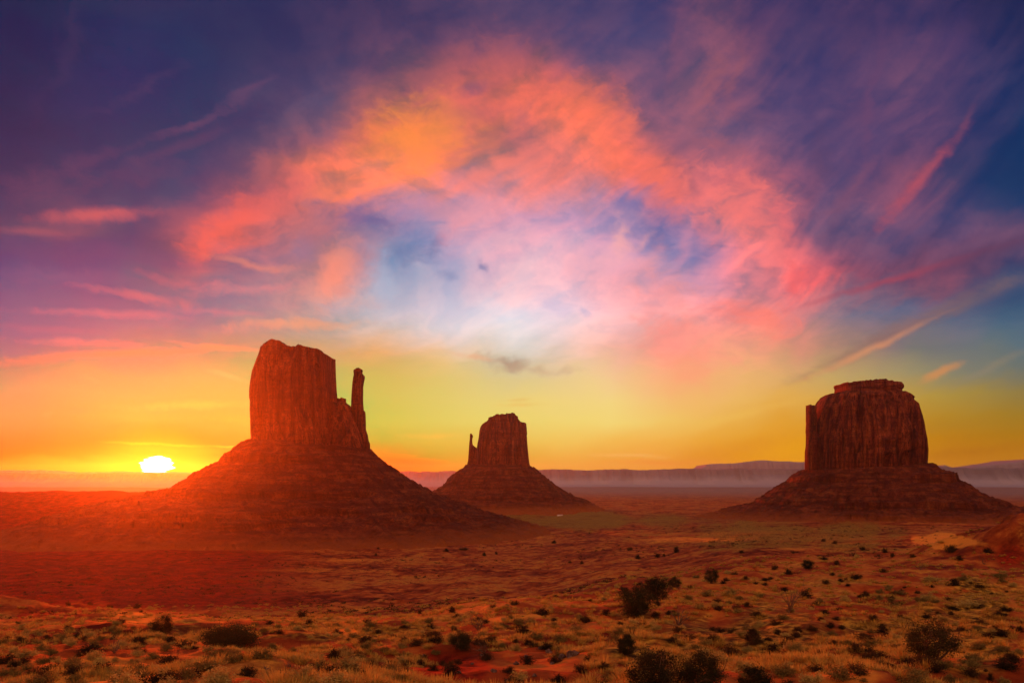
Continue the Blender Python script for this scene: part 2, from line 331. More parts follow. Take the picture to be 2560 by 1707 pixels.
# the half of the sky behind the viewer: unseen, warmed and brightened to light the ground and butte fronts
back = wt.mapr(dy, -0.35, 0.45, 1.0, 0.0)
bramp = wt.vec('SCALE', wt.ramp(wt.mapr(dz, 0.0, 1.0, 0, 1, 'LINEAR'), [(0.0, lin((140, 76, 48))), (0.15, lin((178, 102, 66))), (0.35, lin((255, 175, 130))), (0.65, lin((235, 170, 140))), (1.0, lin((120, 110, 150)))]), scale=1.35)
col = wt.mix(back, col, bramp)
bg = wt.n.new('ShaderNodeBackground')
wt.put(bg.inputs[0], col)
bg.inputs[1].default_value = 1.0 / 2 ** 0.7     # the table holds picture colours; the exposure is taken back here
nsky = wt.n.new('ShaderNodeTexSky')
nsky.sky_type = 'NISHITA'
nsky.sun_disc = False
nsky.sun_elevation = SUN_EL
nsky.sun_rotation = SUN_AZ
nsky.altitude = 1600
bg2 = wt.n.new('ShaderNodeBackground')
wt.put(bg2.inputs[0], nsky.outputs[0])
bg2.inputs[1].default_value = 0.004
add = wt.n.new('ShaderNodeAddShader')
wt.l.new(bg.outputs[0], add.inputs[0])
wt.l.new(bg2.outputs[0], add.inputs[1])
wo = wt.n.new('ShaderNodeOutputWorld')
wt.l.new(add.outputs[0], wo.inputs[0])
world.cycles.sampling_method = 'MANUAL'
world.cycles.sample_map_resolution = 512


# ------------------------------------------------------------------ helpers
rng = np.random.default_rng(11)


def _hash(ix, iy, iz, seed):
    h = (ix.astype(np.int64) * 374761393 + iy.astype(np.int64) * 668265263 + iz.astype(np.int64) * 2147483647 + seed * 1274126177) & 0xFFFFFFFF
    h = ((h ^ (h >> 13)) * 1274126177) & 0xFFFFFFFF
    h = ((h ^ (h >> 16)) * 2246822519) & 0xFFFFFFFF
    h = h ^ (h >> 15)
    return (h & 0xFFFF) / 32767.5 - 1.0


def noise(x, y, z=0.0, seed=0):
    """value noise, about -1..1"""
    x, y, z = np.broadcast_arrays(np.asarray(x, float), np.asarray(y, float), np.asarray(z, float))
    ix, iy, iz = np.floor(x), np.floor(y), np.floor(z)
    fx_, fy_, fz_ = x - ix, y - iy, z - iz
    u, v, w = [q * q * q * (q * (q * 6 - 15) + 10) for q in (fx_, fy_, fz_)]
    r = 0
    for a in (0, 1):
        for b in (0, 1):
            for c in (0, 1):
                wt_ = (u if a else 1 - u) * (v if b else 1 - v) * (w if c else 1 - w)
                r = r + wt_ * _hash(ix + a, iy + b, iz + c, seed)
    return r


def fbm(x, y, z=0.0, oct=4, seed=0, gain=0.5):
    r, a = 0, 1.0
    for o in range(oct):
        r = r + a * noise(x * 2 ** o + 17.3 * o, y * 2 ** o - 9.1 * o, np.asarray(z) * 2 ** o + 5.7 * o, seed + o)
        a *= gain
    return r


def sstep(a, b, x):
    t = np.clip((x - a) / (b - a), 0, 1)
    return t * t * (3 - 2 * t)


def mesh_obj(name, verts, faces, mat, parent=None, smooth=False, loc=None):
    """faces: int array (n,3) or (n,4), or a list of such arrays"""
    me = bpy.data.meshes.new(name)
    verts = np.asarray(verts, np.float32)
    fl = faces if isinstance(faces, list) else [faces]
    fl = [np.asarray(f, np.int32) for f in fl if len(f)]
    nl = sum(f.size for f in fl)
    nf_ = sum(len(f) for f in fl)
    me.vertices.add(len(verts))
    me.vertices.foreach_set('co', verts.ravel())
    me.loops.add(nl)
    me.loops.foreach_set('vertex_index', np.concatenate([f.ravel() for f in fl]))
    me.polygons.add(nf_)
    tot = np.concatenate([np.full(len(f), f.shape[1], np.int32) for f in fl])
    me.polygons.foreach_set('loop_start', (np.cumsum(tot) - tot).astype(np.int32))
    me.polygons.foreach_set('use_smooth', np.full(nf_, smooth))
    me.update(calc_edges=True)
    me.validate()
    me.materials.append(mat)
    o = bpy.data.objects.new(name, me)
    COL.objects.link(o)
    if parent is not None:
        o.parent = parent
    if loc is not None:
        o.location = loc
    return o


def add_attr(o, name, vals):
    a = o.data.color_attributes.new(name, 'FLOAT_COLOR', 'POINT')
    v = np.ones((len(vals), 4), np.float32)
    v[:, :vals.shape[1]] = vals
    a.data.foreach_set('color', v.ravel())


def grid_faces(nr, nc, wrap=False):
    i = np.arange(nr - 1)[:, None]
    j = np.arange(nc if wrap else nc - 1)[None, :]
    j2 = (j + 1) % nc
    return np.stack([i * nc + j, i * nc + j2, (i + 1) * nc + j2, (i + 1) * nc + j], -1).reshape(-1, 4)


def tag(o, label=None, cat=None, group=None, kind=None):
    if label: o['label'] = label
    if cat: o['category'] = cat
    if group: o['group'] = group
    if kind: o['kind'] = kind
    return o


def empty(name, loc, rz=0.0):
    o = bpy.data.objects.new(name, None)
    COL.objects.link(o)
    o.location = loc
    o.rotation_euler = (0, 0, rz)
    return o


def copy_tree(o):
    c = o.copy()
    COL.objects.link(c)
    for ch in list(o.children):
        d = ch.copy()
        COL.objects.link(d)
        d.parent = c
    return c


# ------------------------------------------------------------------ materials
def new_mat(name, rough=0.9, spec=0.15):
    m = bpy.data.materials.new(name)
    m.use_nodes = True
    g = NT(m.node_tree)
    b = g.n['Principled BSDF']
    b.inputs['Roughness'].default_value = rough
    b.inputs['Specular IOR Level'].default_value = spec
    return m, g, b


def set_bump(g, b, h, strength, dist):
    n = g.n.new('ShaderNodeBump')
    n.inputs['Strength'].default_value = strength
    n.inputs['Distance'].default_value = dist
    g.put(n.inputs['Height'], h)
    g.l.new(n.outputs[0], b.inputs['Normal'])


def ground_material():
    m, g, b = new_mat('desert_ground', 0.95, 0.05)
    pos = g.n.new('ShaderNodeTexCoord').outputs['Object']
    at = g.n.new('ShaderNodeVertexColor')
    at.layer_name = 'soil'
    s3 = g.n.new('ShaderNodeSeparateColor')
    g.l.new(at.outputs[0], s3.inputs[0])
    big = g.noise(pos, 0.012, 6, 0.6)
    mid = g.noise(pos, 0.09, 8, 0.68)
    fine = g.noise(pos, 1.1, 6, 0.65)
    soil = g.ramp(g.math('ADD', g.math('MULTIPLY', mid, 0.6), g.math('MULTIPLY', big, 0.4)), [(0.41, (0.10, 0.011, 0.003)), (0.5, (0.32, 0.062, 0.011)), (0.59, (0.66, 0.22, 0.032))])
    cover = g.ramp(fine, [(0.39, (0.040, 0.022, 0.005)), (0.5, (0.22, 0.115, 0.014)), (0.61, (0.56, 0.31, 0.034))])
    fcov = g.math('ADD', s3.outputs[1], g.math('MULTIPLY', g.math('SUBTRACT', g.math('ADD', g.math('MULTIPLY', big, 0.7), g.math('MULTIPLY', mid, 0.9)), 0.8), 2.2))
    c = g.mix(g.mapr(fcov, 0.25, 0.85), soil, cover)
    c = g.mix(g.mapr(g.math('ADD', s3.outputs[0], g.math('MULTIPLY', g.math('SUBTRACT', mid, 0.5), 1.7)), 0.20, 0.95), c, g.mix(fine, (0.58, 0.19, 0.028), (0.84, 0.34, 0.03)))
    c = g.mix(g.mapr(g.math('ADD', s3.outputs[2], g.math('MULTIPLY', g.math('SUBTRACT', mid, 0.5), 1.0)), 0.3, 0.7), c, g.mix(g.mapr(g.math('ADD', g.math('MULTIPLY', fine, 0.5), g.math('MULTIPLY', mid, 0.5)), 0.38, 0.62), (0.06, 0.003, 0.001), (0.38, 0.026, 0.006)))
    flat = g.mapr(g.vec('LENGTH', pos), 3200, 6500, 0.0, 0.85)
    c = g.mix(flat, c, g.mix(big, (0.22, 0.15, 0.13), (0.34, 0.25, 0.22)))       # pale grey flats far out, distance haze painted into their colour
    # low dark scrub seen as specks from far off
    vor = g.n.new('ShaderNodeTexVoronoi')
    g.put(vor.inputs['Vector'], pos)
    vor.inputs['Scale'].default_value = 0.22
    sp = g.mapr(g.math('ADD', vor.outputs['Distance'], g.math('MULTIPLY', fine, 0.25)), 0.28, 0.40, 0.75, 0.0)
    far = g.mapr(g.vec('LENGTH', pos), 180, 420, 0.0, 1.0)
    c = g.mix(g.math('MULTIPLY', sp, far), c, (0.055, 0.035, 0.010))
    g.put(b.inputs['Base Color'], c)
    set_bump(g, b, g.math('ADD', fine, g.noise(pos, 6.0, 4, 0.6)), 0.6, 0.12)
    return m


def rock_material(name, a, b_, c_, streak=0.12, ledge=True, apron=False):
    m, g, b = new_mat(name, 0.92, 0.1)
    pos = g.n.new('ShaderNodeTexCoord').outputs['Object']
    v = g.noise(g.vec('MULTIPLY', pos, (1, 1, 0.07)), streak, 8, 0.66, 0.4)          # vertical varnish streaks
    h = g.noise(g.vec('MULTIPLY', pos, (0.10, 0.10, 1.0)), 0.16, 5, 0.6)           # beds of rock
    f = g.noise(pos, 0.35, 7, 0.65)
    c = g.ramp(v, [(0.34, a), (0.50, b_), (0.64, c_)])
    ck = g.math('ABSOLUTE', g.math('SUBTRACT', g.noise(g.vec('MULTIPLY', pos, (1, 1, 0.10)), streak * 0.6, 5, 0.6, 0.8), 0.5))
    c = g.mix(g.mapr(ck, 0.0, 0.035, 0.7 if not ledge else 0.2, 0.0), c, tuple(0.35 * q for q in a))     # open cracks
    c = g.mix(g.mapr(h, 0.46, 0.58, 0.0, 0.7 if ledge else 0.3), c, a)
    c = g.mix(g.mapr(f, 0.36, 0.56, 0.6, 0.0), c, tuple(0.45 * q for q in a))
    if apron:       # wind-blown red soil lies over the lowest slopes
        z = g.math('ADD', g.sep(pos)[2], g.math('MULTIPLY', g.math('SUBTRACT', f, 0.5), 40.0))
        c = g.mix(g.mapr(z, 4.0, 34.0, 0.95, 0.0), c, g.mix(f, (0.16, 0.034, 0.009), (0.42, 0.125, 0.021)))
    g.put(b.inputs['Base Color'], c)
    set_bump(g, b, g.math('ADD', g.math('MULTIPLY', v, 2.0), f), 0.8, 2.5)
    return m


MG = ground_material()
M_CLIFF = rock_material('red_sandstone', (0.045, 0.010, 0.005), (0.19, 0.037, 0.012), (0.36, 0.092, 0.026), 0.11, False)
M_TALUS = rock_material('shale_talus', (0.060, 0.012, 0.005), (0.15, 0.031, 0.010), (0.23, 0.062, 0.017), 0.05, True, True)
M_CAP = rock_material('cap_rock', (0.08, 0.017, 0.007), (0.22, 0.045, 0.015), (0.34, 0.09, 0.026), 0.2)

# ------------------------------------------------------------------ the ground
# depth Y (m) and the photograph row at which the ground lies, for four columns
TD = np.array([3, 6, 10, 15, 22, 30, 45, 70, 100, 130, 180, 260, 350, 500, 700, 1000, 1400, 2000, 3000, 5000, 9000, 16000], float)
TROW = {
 0:    [2400, 2050, 1890, 1810, 1755, 1710, 1662, 1605, 1568, 1563, 1560, 1536, 1508, 1468, 1420, 1373, 1330, 1294, 1261, 1235, 1217, 1207],
 926:  [2400, 2050, 1880, 1800, 1745, 1703, 1648, 1585, 1548, 1551, 1556, 1532, 1506, 1468, 1420, 1373, 1330, 1294, 1261, 1235, 1217, 1207],
 1317: [2400, 2050, 1880, 1795, 1740, 1700, 1636, 1560, 1508, 1502, 1507, 1502, 1484, 1452, 1413, 1371, 1330, 1293, 1261, 1235, 1217, 1207],
 1600: [2400, 2050, 1880, 1792, 1738, 1700, 1634, 1550, 1496, 1464, 1452, 1450, 1440, 1415, 1386, 1352, 1322, 1292, 1261, 1235, 1217, 1207],
 1900: [2400, 2050, 1880, 1790, 1740, 1704, 1640, 1560, 1500, 1456, 1428, 1404, 1388, 1370, 1352, 1333, 1314, 1291, 1261, 1235, 1217, 1207],
 2560: [2400, 2050, 1880, 1790, 1742, 1707, 1642, 1562, 1502, 1456, 1425, 1400, 1384, 1367, 1350, 1332, 1313, 1290, 1261, 1235, 1217, 1207],
}
_lr = np.linspace(math.log(2.0), math.log(20000.0), 500)
_us = sorted(TROW)
_prof = []
for _p in _us:
    u = (_p - 1280) / F
    drop = (np.array(TROW[_p]) - HOR) / F * TD
    rr = np.log(TD * math.sqrt(1 + u * u))
    q = np.interp(_lr, rr, drop)
    q[_lr < rr[0]] = drop[0] * np.exp(_lr[_lr < rr[0]] - rr[0]) * 0.5 + drop[0] * 0.5
    ker = np.exp(-0.5 * (np.arange(-16, 17) / 5.0) ** 2)
    q = np.convolve(np.pad(q, 16, 'edge'), ker / ker.sum(), 'valid')
    _prof.append(q)
_prof = np.array(_prof)
_az = np.array([math.atan((p - 1280) / F) for p in _us])


def soil_uv(x, y):
    """photograph column and row of a ground point (a map of soil patches uses them once, as plain coordinates)"""
    yy = np.maximum(y, 1.0)
    return 1280 + F * x / yy


def terrain(x, y):
    x, y = np.broadcast_arrays(np.asarray(x, float), np.asarray(y, float))
    r = np.maximum(np.hypot(x, y), 2.0)
    a = np.clip(np.arctan2(x, y), _az[0], _az[-1])
    lr = np.clip(np.log(r), _lr[0], _lr[-1])
    fi = (lr - _lr[0]) / (_lr[1] - _lr[0])
    i0 = np.clip(fi.astype(int), 0, len(_lr) - 2)
    f = fi - i0
    k = np.clip(np.searchsorted(_az, a) - 1, 0, len(_az) - 2)
    w = np.clip((a - _az[k]) / (_az[k + 1] - _az[k]), 0, 1)
    w = w * w * (3 - 2 * w)
    d0 = _prof[k, i0] * (1 - f) + _prof[k, i0 + 1] * f
    d1 = _prof[k + 1, i0] * (1 - f) + _prof[k + 1, i0 + 1] * f
    z = CZ - (d0 * (1 - w) + d1 * w)
    n1 = sstep(8, 30, r) * (1 - sstep(500, 1200, r))
    z = z + n1 * (0.10 * fbm(x / 1.3, y / 1.3, oct=3, seed=3) + 0.60 * fbm(x / 6.0, y / 6.0, oct=3, seed=5))
    n2 = sstep(40, 160, r)
    z = z + n2 * (1.1 * fbm(x / 28.0, y / 28.0, oct=4, seed=8) + sstep(150, 300, r) * 1.5 * (0.4 - np.abs(fbm(x / 55.0, y / 40.0, oct=4, seed=9))))
    n3 = sstep(220, 600, r) * (1 - 0.4 * sstep(4000, 9000, r))
    z = z + n3 * 2.2 * fbm(x / 130.0, y / 130.0, oct=4, seed=12)
    # red rubble hillock at the right
    z = z + 15.0 * np.exp(-(((x - 158) / 27.0) ** 2 + ((y - 240) / 24.0) ** 2)) * (1 + 0.24 * fbm(x / 9, y / 9, oct=4, seed=21))
    # dark hump at the left
    z = z + 7.0 * np.exp(-(((x + 165) / 34.0) ** 2 + ((y - 225) / 26.0) ** 2)) * (1 + 0.14 * fbm(x / 12, y / 12, oct=3, seed=22))
    # low rise left of the large butte
    z = z + 68.0 * np.exp(-np.minimum(((x + 1250) / 830.0) ** 8 + ((y - 1700) / 260.0) ** 2, 60.0)) * (1 + 0.035 * fbm(x / 60, y / 60, oct=3, seed=23))
    return z


def ground_at(px, py):
    """where the sight line through a photograph point meets the ground"""
    u, v = (px - 1280) / F, (HOR - py) / F
    Y = np.exp(np.linspace(math.log(8), math.log(6000), 1500))
    gz = terrain(u * Y, Y)
    hit = np.nonzero(CZ + v * Y <= gz)[0]
    Y0 = Y[hit[0]] if len(hit) else Y[-1]
    return np.array([u * Y0, Y0, float(terrain(u * Y0, Y0))])


az_f = np.radians(np.concatenate([np.arange(-180, -42, 4.0), np.arange(-42, 42, 0.085), np.arange(42, 180, 4.0)]))
rad = np.exp(np.linspace(math.log(2.0), math.log(16000.0), 620))
A_, R_ = np.meshgrid(az_f, rad)
gx, gy = np.sin(A_) * R_, np.cos(A_) * R_
gz = terrain(gx, gy)
vs = np.stack([gx, gy, gz], -1).reshape(-1, 3)
fc = grid_faces(len(rad), len(az_f), True)[:, ::-1]
vs = np.vstack([vs, [[0, 0, gz[0].mean()]]])
cen = len(vs) - 1
j = np.arange(len(az_f))
fan = np.stack([np.full(len(j), cen), (j + 1) % len(j), j], -1)
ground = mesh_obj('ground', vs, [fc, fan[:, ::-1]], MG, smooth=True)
tag(ground, kind='structure')
# soil patches: R = loose bright sand, G = dry grass cover, B = bare dark red earth and painted red glare
px_ = 1280 + F * vs[:, 0] / np.maximum(vs[:, 1], 1.0)
py_ = HOR + F * (CZ - vs[:, 2]) / np.maximum(vs[:, 1], 1.0)
front = (vs[:, 1] > 5).astype(float)


def blob(cx, cy, rx, ry, rot=0.0, soft=0.8):
    c, s = math.cos(R(rot)), math.sin(R(rot))
    dx_, dy_ = px_ - cx, -(py_ - cy)
    q = np.hypot((dx_ * c + dy_ * s) / rx, (-dx_ * s + dy_ * c) / ry)
    sc_l = np.maximum(vs[:, 1], 20) / 9.0
    q = q + 0.55 * fbm(vs[:, 0] / sc_l, vs[:, 1] / (sc_l * 2), oct=4, seed=41 + int(cx), gain=0.6)
    return front * (1 - sstep(1 - soft, 1 + soft * 0.4, q))


sand = np.zeros(len(vs)); cov = np.full(len(vs), 0.25); red = np.zeros(len(vs))
sand = np.maximum(sand, 1.6 * blob(2380, 1353, 128, 19, -3, 0.35))
for b_ in [(150, 1345, 130, 28), (600, 1372, 260, 8), (700, 1425, 220, 8), (430, 1412, 160, 10), (900, 1400, 160, 8), (120, 1458, 130, 9), (1000, 1345, 120, 4), (1240, 1345, 160, 5), (1700, 1350, 200, 6), (2000, 1372, 200, 7), (300, 1535, 140, 16, -8), (880, 1575, 60, 40), (1950, 1650, 90, 20, 10), (2150, 1690, 200, 40), (1640, 1690, 80, 30), (420, 1700, 300, 30), (230, 1650, 90, 16), (1330, 1540, 120, 10, 6), (900, 1525, 90, 10, -4), (1230, 1600, 70, 16), (2400, 1640, 120, 40)]:
    sand = np.maximum(sand, blob(*b_) * (0.62 if b_[1] < 1480 else 0.75))
for b_ in [(1840, 1517, 95, 9, 2), (2080, 1508, 70, 9, 8), (2280, 1488, 220, 9, 4), (1080, 1670, 260, 45, 0), (130, 1530, 190, 42), (2530, 1385, 120, 62), (1280, 1455, 160, 16), (800, 1660, 160, 40)]:
    red = np.maximum(red, blob(*b_) * 0.62)
for b_ in [(1900, 1600, 700, 130), (2000, 1340, 640, 60), (700, 1580, 500, 30), (1500, 1300, 420, 30), (300, 1340, 140, 60)]:
    cov = np.maximum(cov, blob(*b_) * 0.85)
# red earth, reddened further by painted sun glare, takes over towards the left of the valley, and covers the low rise there
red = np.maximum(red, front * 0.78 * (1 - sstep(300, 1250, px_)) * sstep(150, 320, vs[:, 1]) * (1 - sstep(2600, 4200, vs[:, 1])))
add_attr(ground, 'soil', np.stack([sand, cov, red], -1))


# ------------------------------------------------------------------ buttes
def wpt(px, py, D):
    return (px - 1280) / F * D, CZ + (HOR - py) / F * D


def conv(pts, ox, oy, s, D):
    return np.array([wpt(ox + s * p[0], oy + s * p[1], D) for p in pts])


def cliff_mesh(name, left, right, top, D, depth, mat, parent, zb=None, seed=1, flute=(5.0, 2.2), wl=26.0, box=0.62, nth=420, nt=120, yoff=0.0, wob=1.0):
    """rock tower: left/right/top outlines in metres (x, z) as seen at depth D, real depth behind and in front"""
    left = left[np.argsort(left[:, 1])]
    right = right[np.argsort(right[:, 1])]
    top = top[np.argsort(top[:, 0])]
    zmin = min(left[0, 1], right[0, 1]) if zb is None else zb
    zmax = top[:, 1].max()
    th = np.linspace(0, 2 * np.pi, nth, endpoint=False)
    c, s = np.cos(th), np.sin(th)
    ex = np.sign(c) * np.abs(c) ** box
    ey = np.sign(s) * np.abs(s) ** box
    Lf = lambda z: np.interp(z, left[:, 1], left[:, 0])
    Rf = lambda z: np.interp(z, right[:, 1], right[:, 0])
    hw0 = 0.5 * (Rf(zmin) - Lf(zmin))
    rows = []
    ts = np.linspace(0, 1, nt)
    arc = np.cumsum(np.hypot(np.gradient(ex) * hw0, np.gradient(ey) * depth))
    per = arc[-1]
    ax, ay = np.cos(th) * per / 6.283, np.sin(th) * per / 6.283
    zg = zmin + ts * (zmax - zmin)
    Lg, Rg = np.interp(zg, left[:, 1], left[:, 0]), np.interp(zg, right[:, 1], right[:, 0])
    L0, R0 = Lg.copy(), Rg.copy()
    shrink = (D - 0.6 * depth + yoff) / D
    Tf = lambda x: CZ + (np.interp(x, top[:, 0], top[:, 1]) - CZ) * shrink + wob * (1.3 * noise(np.floor(x / 4.5) * 1.7, 0.3, 0, seed + 50) + 0.7 * noise(x / 1.8, 0.7, 0, seed + 51))
    xm = 0.5 * (L0[nt // 2] + R0[nt // 2])
    for _pass in range(4):          # the block's width is trimmed so that its corners, not its middle, meet the measured outline
        rows = []
        tsp = ts if _pass == 3 else ts[::5]
        for t in tsp:
            z = np.full(nth, zmin + t * (zmax - zmin))
            for _ in range(3):
                l, r = np.interp(z, zg, Lg), np.interp(z, zg, Rg)
                x = 0.5 * (l + r) + 0.5 * (r - l) * ex
                z = zmin + t * (Tf(x / shrink) - zmin)
            l, r = np.interp(z, zg, Lg), np.interp(z, zg, Rg)
            sc_y = np.clip((r - l) / (2 * hw0), 0.25, 1.2) if depth > 20 else np.ones(nth)
            x = 0.5 * (l + r) + 0.5 * (r - l) * ex
            y = depth * ey * sc_y
            zz_ = z / 90.0
            f1 = noise(ax / wl, ay / wl, zz_ * 0.7, seed)
            f2 = noise(ax / (wl * 0.38), ay / (wl * 0.38), zz_ * 1.4, seed + 3)
            f4 = noise(ax / (wl * 3.1), ay / (wl * 3.1), zz_ * 0.5, seed + 15)
            f3 = fbm(ax / 7.0, ay / 7.0, z / 16.0, 3, seed + 6)
            lay = noise(ax / 60, ay / 60, np.floor(z / 17.0 + 0.6 * noise(ax / 30, ay / 30, 0, seed + 8)) * 3.7, seed + 9)
            crk = np.maximum(0, noise(ax / (wl * 0.8), ay / (wl * 0.8), zz_ * 0.4, seed + 17) - 0.35) * 1.6     # slabs fallen away
            d = flute[0] * (0.6 - 1.5 * np.abs(f1)) * (0.55 + 0.6 * f4) + flute[1] * (0.5 - 1.3 * np.abs(f2)) - flute[0] * crk * (noise(ax / 40, ay / 40, z / 45.0, seed + 19) > 0) + wob * (0.7 * f3 + 1.3 * lay)
            side = np.abs(ex)
            d = d * (1 - 0.72 * side ** 3)
            rows.append(np.stack([x + d * c, y + d * s, z], -1))
        if depth > 20 and _pass < 3:
            pr = np.array(rows)
            kk = D / (D + pr[:, :, 1] + yoff)
            xp, zp = pr[:, :, 0] * kk, CZ + (pr[:, :, 2] - CZ) * kk
            li, ri = xp.argmin(1), xp.argmax(1)
            ar = np.arange(len(tsp))
            eL = np.interp(zp[ar, li], zg, L0) - xp[ar, li]
            eR = np.interp(zp[ar, ri], zg, R0) - xp[ar, ri]
            sm = lambda e: e
            Lg = Lg + np.interp(zg, pr[ar, li, 2], sm(eL))
            Rg = Rg + np.interp(zg, pr[ar, ri, 2], sm(eR))
    last = rows[-1]
    cx_ = last[:, 0].mean()
    for k in (0.93, 0.8, 0.6, 0.4, 0.2, 0.06):
        q = last.copy()
        q[:, 0] = cx_ + (last[:, 0] - cx_) * k
        q[:, 1] = last[:, 1] * k
        zt = Tf(q[:, 0] / shrink)
        q[:, 2] = last[:, 2] * (1 - min(1, (1 - k) * 4)) + zt * min(1, (1 - k) * 4) + wob * 1.2 * fbm(q[:, 0] / 9, q[:, 1] / 9, 0, 3, seed + 12)
        rows.append(q)
    V_ = np.array(rows).reshape(-1, 3)
    V_ = np.vstack([V_, rows[-1].mean(0)[None]])
    nr = len(rows)
    base = (nr - 1) * nth
    j_ = np.arange(nth)
    fan_ = np.stack([base + j_, base + (j_ + 1) % nth, np.full(nth, len(V_) - 1)], -1)
    V_[:, 1] += yoff
    V_[:, 2] -= parent.location.z
    V_[:, 0] -= parent.location.x
    return mesh_obj(name, V_, [grid_faces(nr, nth, True), fan_], mat, parent, smooth=False)


def talus_mesh(name, left, right, foot, D, parent, mat, seed=1, ledges=(), gully=5.0, nphi=640, nd=170, sag=11.0, rough=1.0):
    """skirt of fallen rock: left/right are (x, z) outlines from the cliff foot outwards; foot = (cx, a, b) of the cliff base"""
    cx_, a, b_ = foot
    dl = np.array([[(cx_ - a) - p[0], p[1]] for p in left])
    dr = np.array([[p[0] - (cx_ + a), p[1]] for p in right])
    dl = dl[np.argsort(dl[:, 0])]
    dr = dr[np.argsort(dr[:, 0])]
    dmax = max(dl[-1, 0], dr[-1, 0])
    phi = np.linspace(0, 2 * np.pi, nphi, endpoint=False)
    dd = np.concatenate([[-0.45 * a, -0.2 * a], np.linspace(-0.05 * a, 0, 3)[:-1], dmax * np.linspace(0, 1, nd) ** 1.15])
    PH, DD = np.meshgrid(phi, dd)
    c, s = np.cos(PH), np.sin(PH)
    r0 = 1 / np.sqrt((c / a) ** 2 + (s / b_) ** 2)
    rr_ = np.maximum(r0 + DD, 0.0)
    x, y = cx_ + rr_ * c, rr_ * s
    w = sstep(-a, a, x - cx_)
    zl = np.interp(DD, dl[:, 0], dl[:, 1])
    zr = np.interp(DD, dr[:, 0], dr[:, 1])
    z = zl * (1 - w) + zr * w
    n = DD / dmax
    z = z - sag * sstep(0.0, 0.30, n)
    pr = r0.mean() + 60
    gx_, gy_ = c * pr / 24.0, s * pr / 24.0
    g1 = np.abs(noise(gx_, gy_, DD / 260.0, seed)) * 1.4 + 0.6 * np.abs(noise(gx_ * 2.6, gy_ * 2.6, DD / 120.0, seed + 2))
    amp_ = gully * sstep(0.0, 0.22, n) * (1 - sstep(0.75, 1.0, n))
    side = sstep(0.72, 0.95, np.abs(c))
    z = z - amp_ * (g1 - 0.75) * (1 - 0.6 * side)
    for (zl_, h, soft) in ledges:
        zc = zl_ + 3.0 * fbm(x / 70, y / 70, 0, 2, seed + 30)
        gate = sstep(-0.35, 0.25, noise(x / 90, y / 90, zl_ * 0.13, seed + 31))
        dzz = z - zc
        z = z + gate * h * (sstep(-soft * 0.12, soft * 0.12, dzz) - 0.5) * np.exp(-(dzz / soft) ** 2) * 1.6 * (1 - 0.75 * side)
    z = z + rough * (1.1 * fbm(x / 14, y / 14, 0, 4, seed + 40, 0.6) + 1.3 * np.maximum(0, noise(x / 6, y / 6, 0, seed + 44) - 0.3) * 4)
    V_ = np.stack([x - parent.location.x, y, z - parent.location.z], -1).reshape(-1, 3)
    return mesh_obj(name, V_, grid_faces(len(dd), nphi, True), mat, parent, smooth=False)


def simple(pts):
    return np.array(pts, float)


# --- the large butte with its free-standing finger
D1 = 1400.0
c1 = lambda pts: conv(pts, 400, 800, 0.3189, D1)
b1 = empty('sandstone_butte', (wpt(760, 1200, D1)[0], D1, 0.0))
tag(b1, 'tallest sandstone butte, next to the low sun, with a rock finger at its right', 'butte', 'buttes standing in the desert valley')
lf = c1([(770, 210), (755, 300), (738, 345), (718, 400), (705, 480), (698, 540), (697, 608), (703, 625), (702, 700), (706, 830), (712, 960), (712, 1040)])
rt = c1([(1376, 292), (1380, 440), (1385, 540), (1391, 610), (1400, 760), (1440, 960), (1450, 1040)])
tp = c1([(690, 330), (740, 330), (757, 300), (770, 212), (790, 192), (850, 168), (856, 160), (880, 154), (905, 160), (935, 166), (965, 186), (972, 202), (1000, 203), (1040, 212), (1080, 208), (1110, 202), (1150, 210), (1230, 220), (1262, 238), (1290, 255), (1330, 268), (1358, 274), (1374, 292), (1384, 330)])
cliff_mesh('cliff', lf, rt, tp, D1, 120.0, M_CLIFF, b1, seed=2, flute=(13.0, 4.5), wl=38.0, nth=560, nt=130)
lf = c1([(1330, 602), (1330, 1050)]); rt = c1([(1458, 606), (1460, 652), (1482, 662), (1508, 690), (1540, 760), (1600, 900), (1640, 1050)])
tp = c1([(1330, 610), (1390, 612), (1396, 602), (1412, 596), (1432, 604), (1450, 606), (1459, 650), (1480, 660), (1496, 676), (1509, 692), (1545, 770), (1600, 900), (1640, 1000)])
cliff_mesh('shoulder', lf, rt, tp, D1, 62.0, M_CLIFF, b1, seed=5, flute=(4.5, 2.4), wl=20.0, nth=260, nt=70, yoff=-12)
lf = c1([(1534, 384), (1526, 398), (1530, 425), (1530, 440), (1520, 480), (1515, 520), (1512, 600), (1508, 690), (1516, 760), (1522, 900), (1515, 1050)])
rt = c1([(1584, 384), (1585, 400), (1581, 418), (1592, 428), (1602, 436), (1601, 470), (1595, 500), (1590, 540), (1589, 640), (1594, 705), (1608, 716), (1612, 800), (1613, 860), (1629, 905), (1634, 945), (1646, 968), (1646, 1050)])
tp = c1([(1520, 396), (1532, 385), (1545, 381), (1570, 382), (1584, 384), (1590, 396)])
cliff_mesh('rock_spire', lf, rt, tp, D1, 15.0, M_CLIFF, b1, seed=9, flute=(2.0, 1.0), wl=14.0, nth=150, nt=110, yoff=-4, wob=0.7)
lf = c1([(712, 952), (680, 968), (640, 1000), (600, 1030), (560, 1058), (530, 1082), (500, 1104), (470, 1120), (400, 1150), (320, 1190), (230, 1240), (150, 1290), (60, 1306), (-100, 1330), (-300, 1375), (-520, 1440), (-760, 1520), (-1000, 1600), (-1300, 1740), (-1500, 1950)])
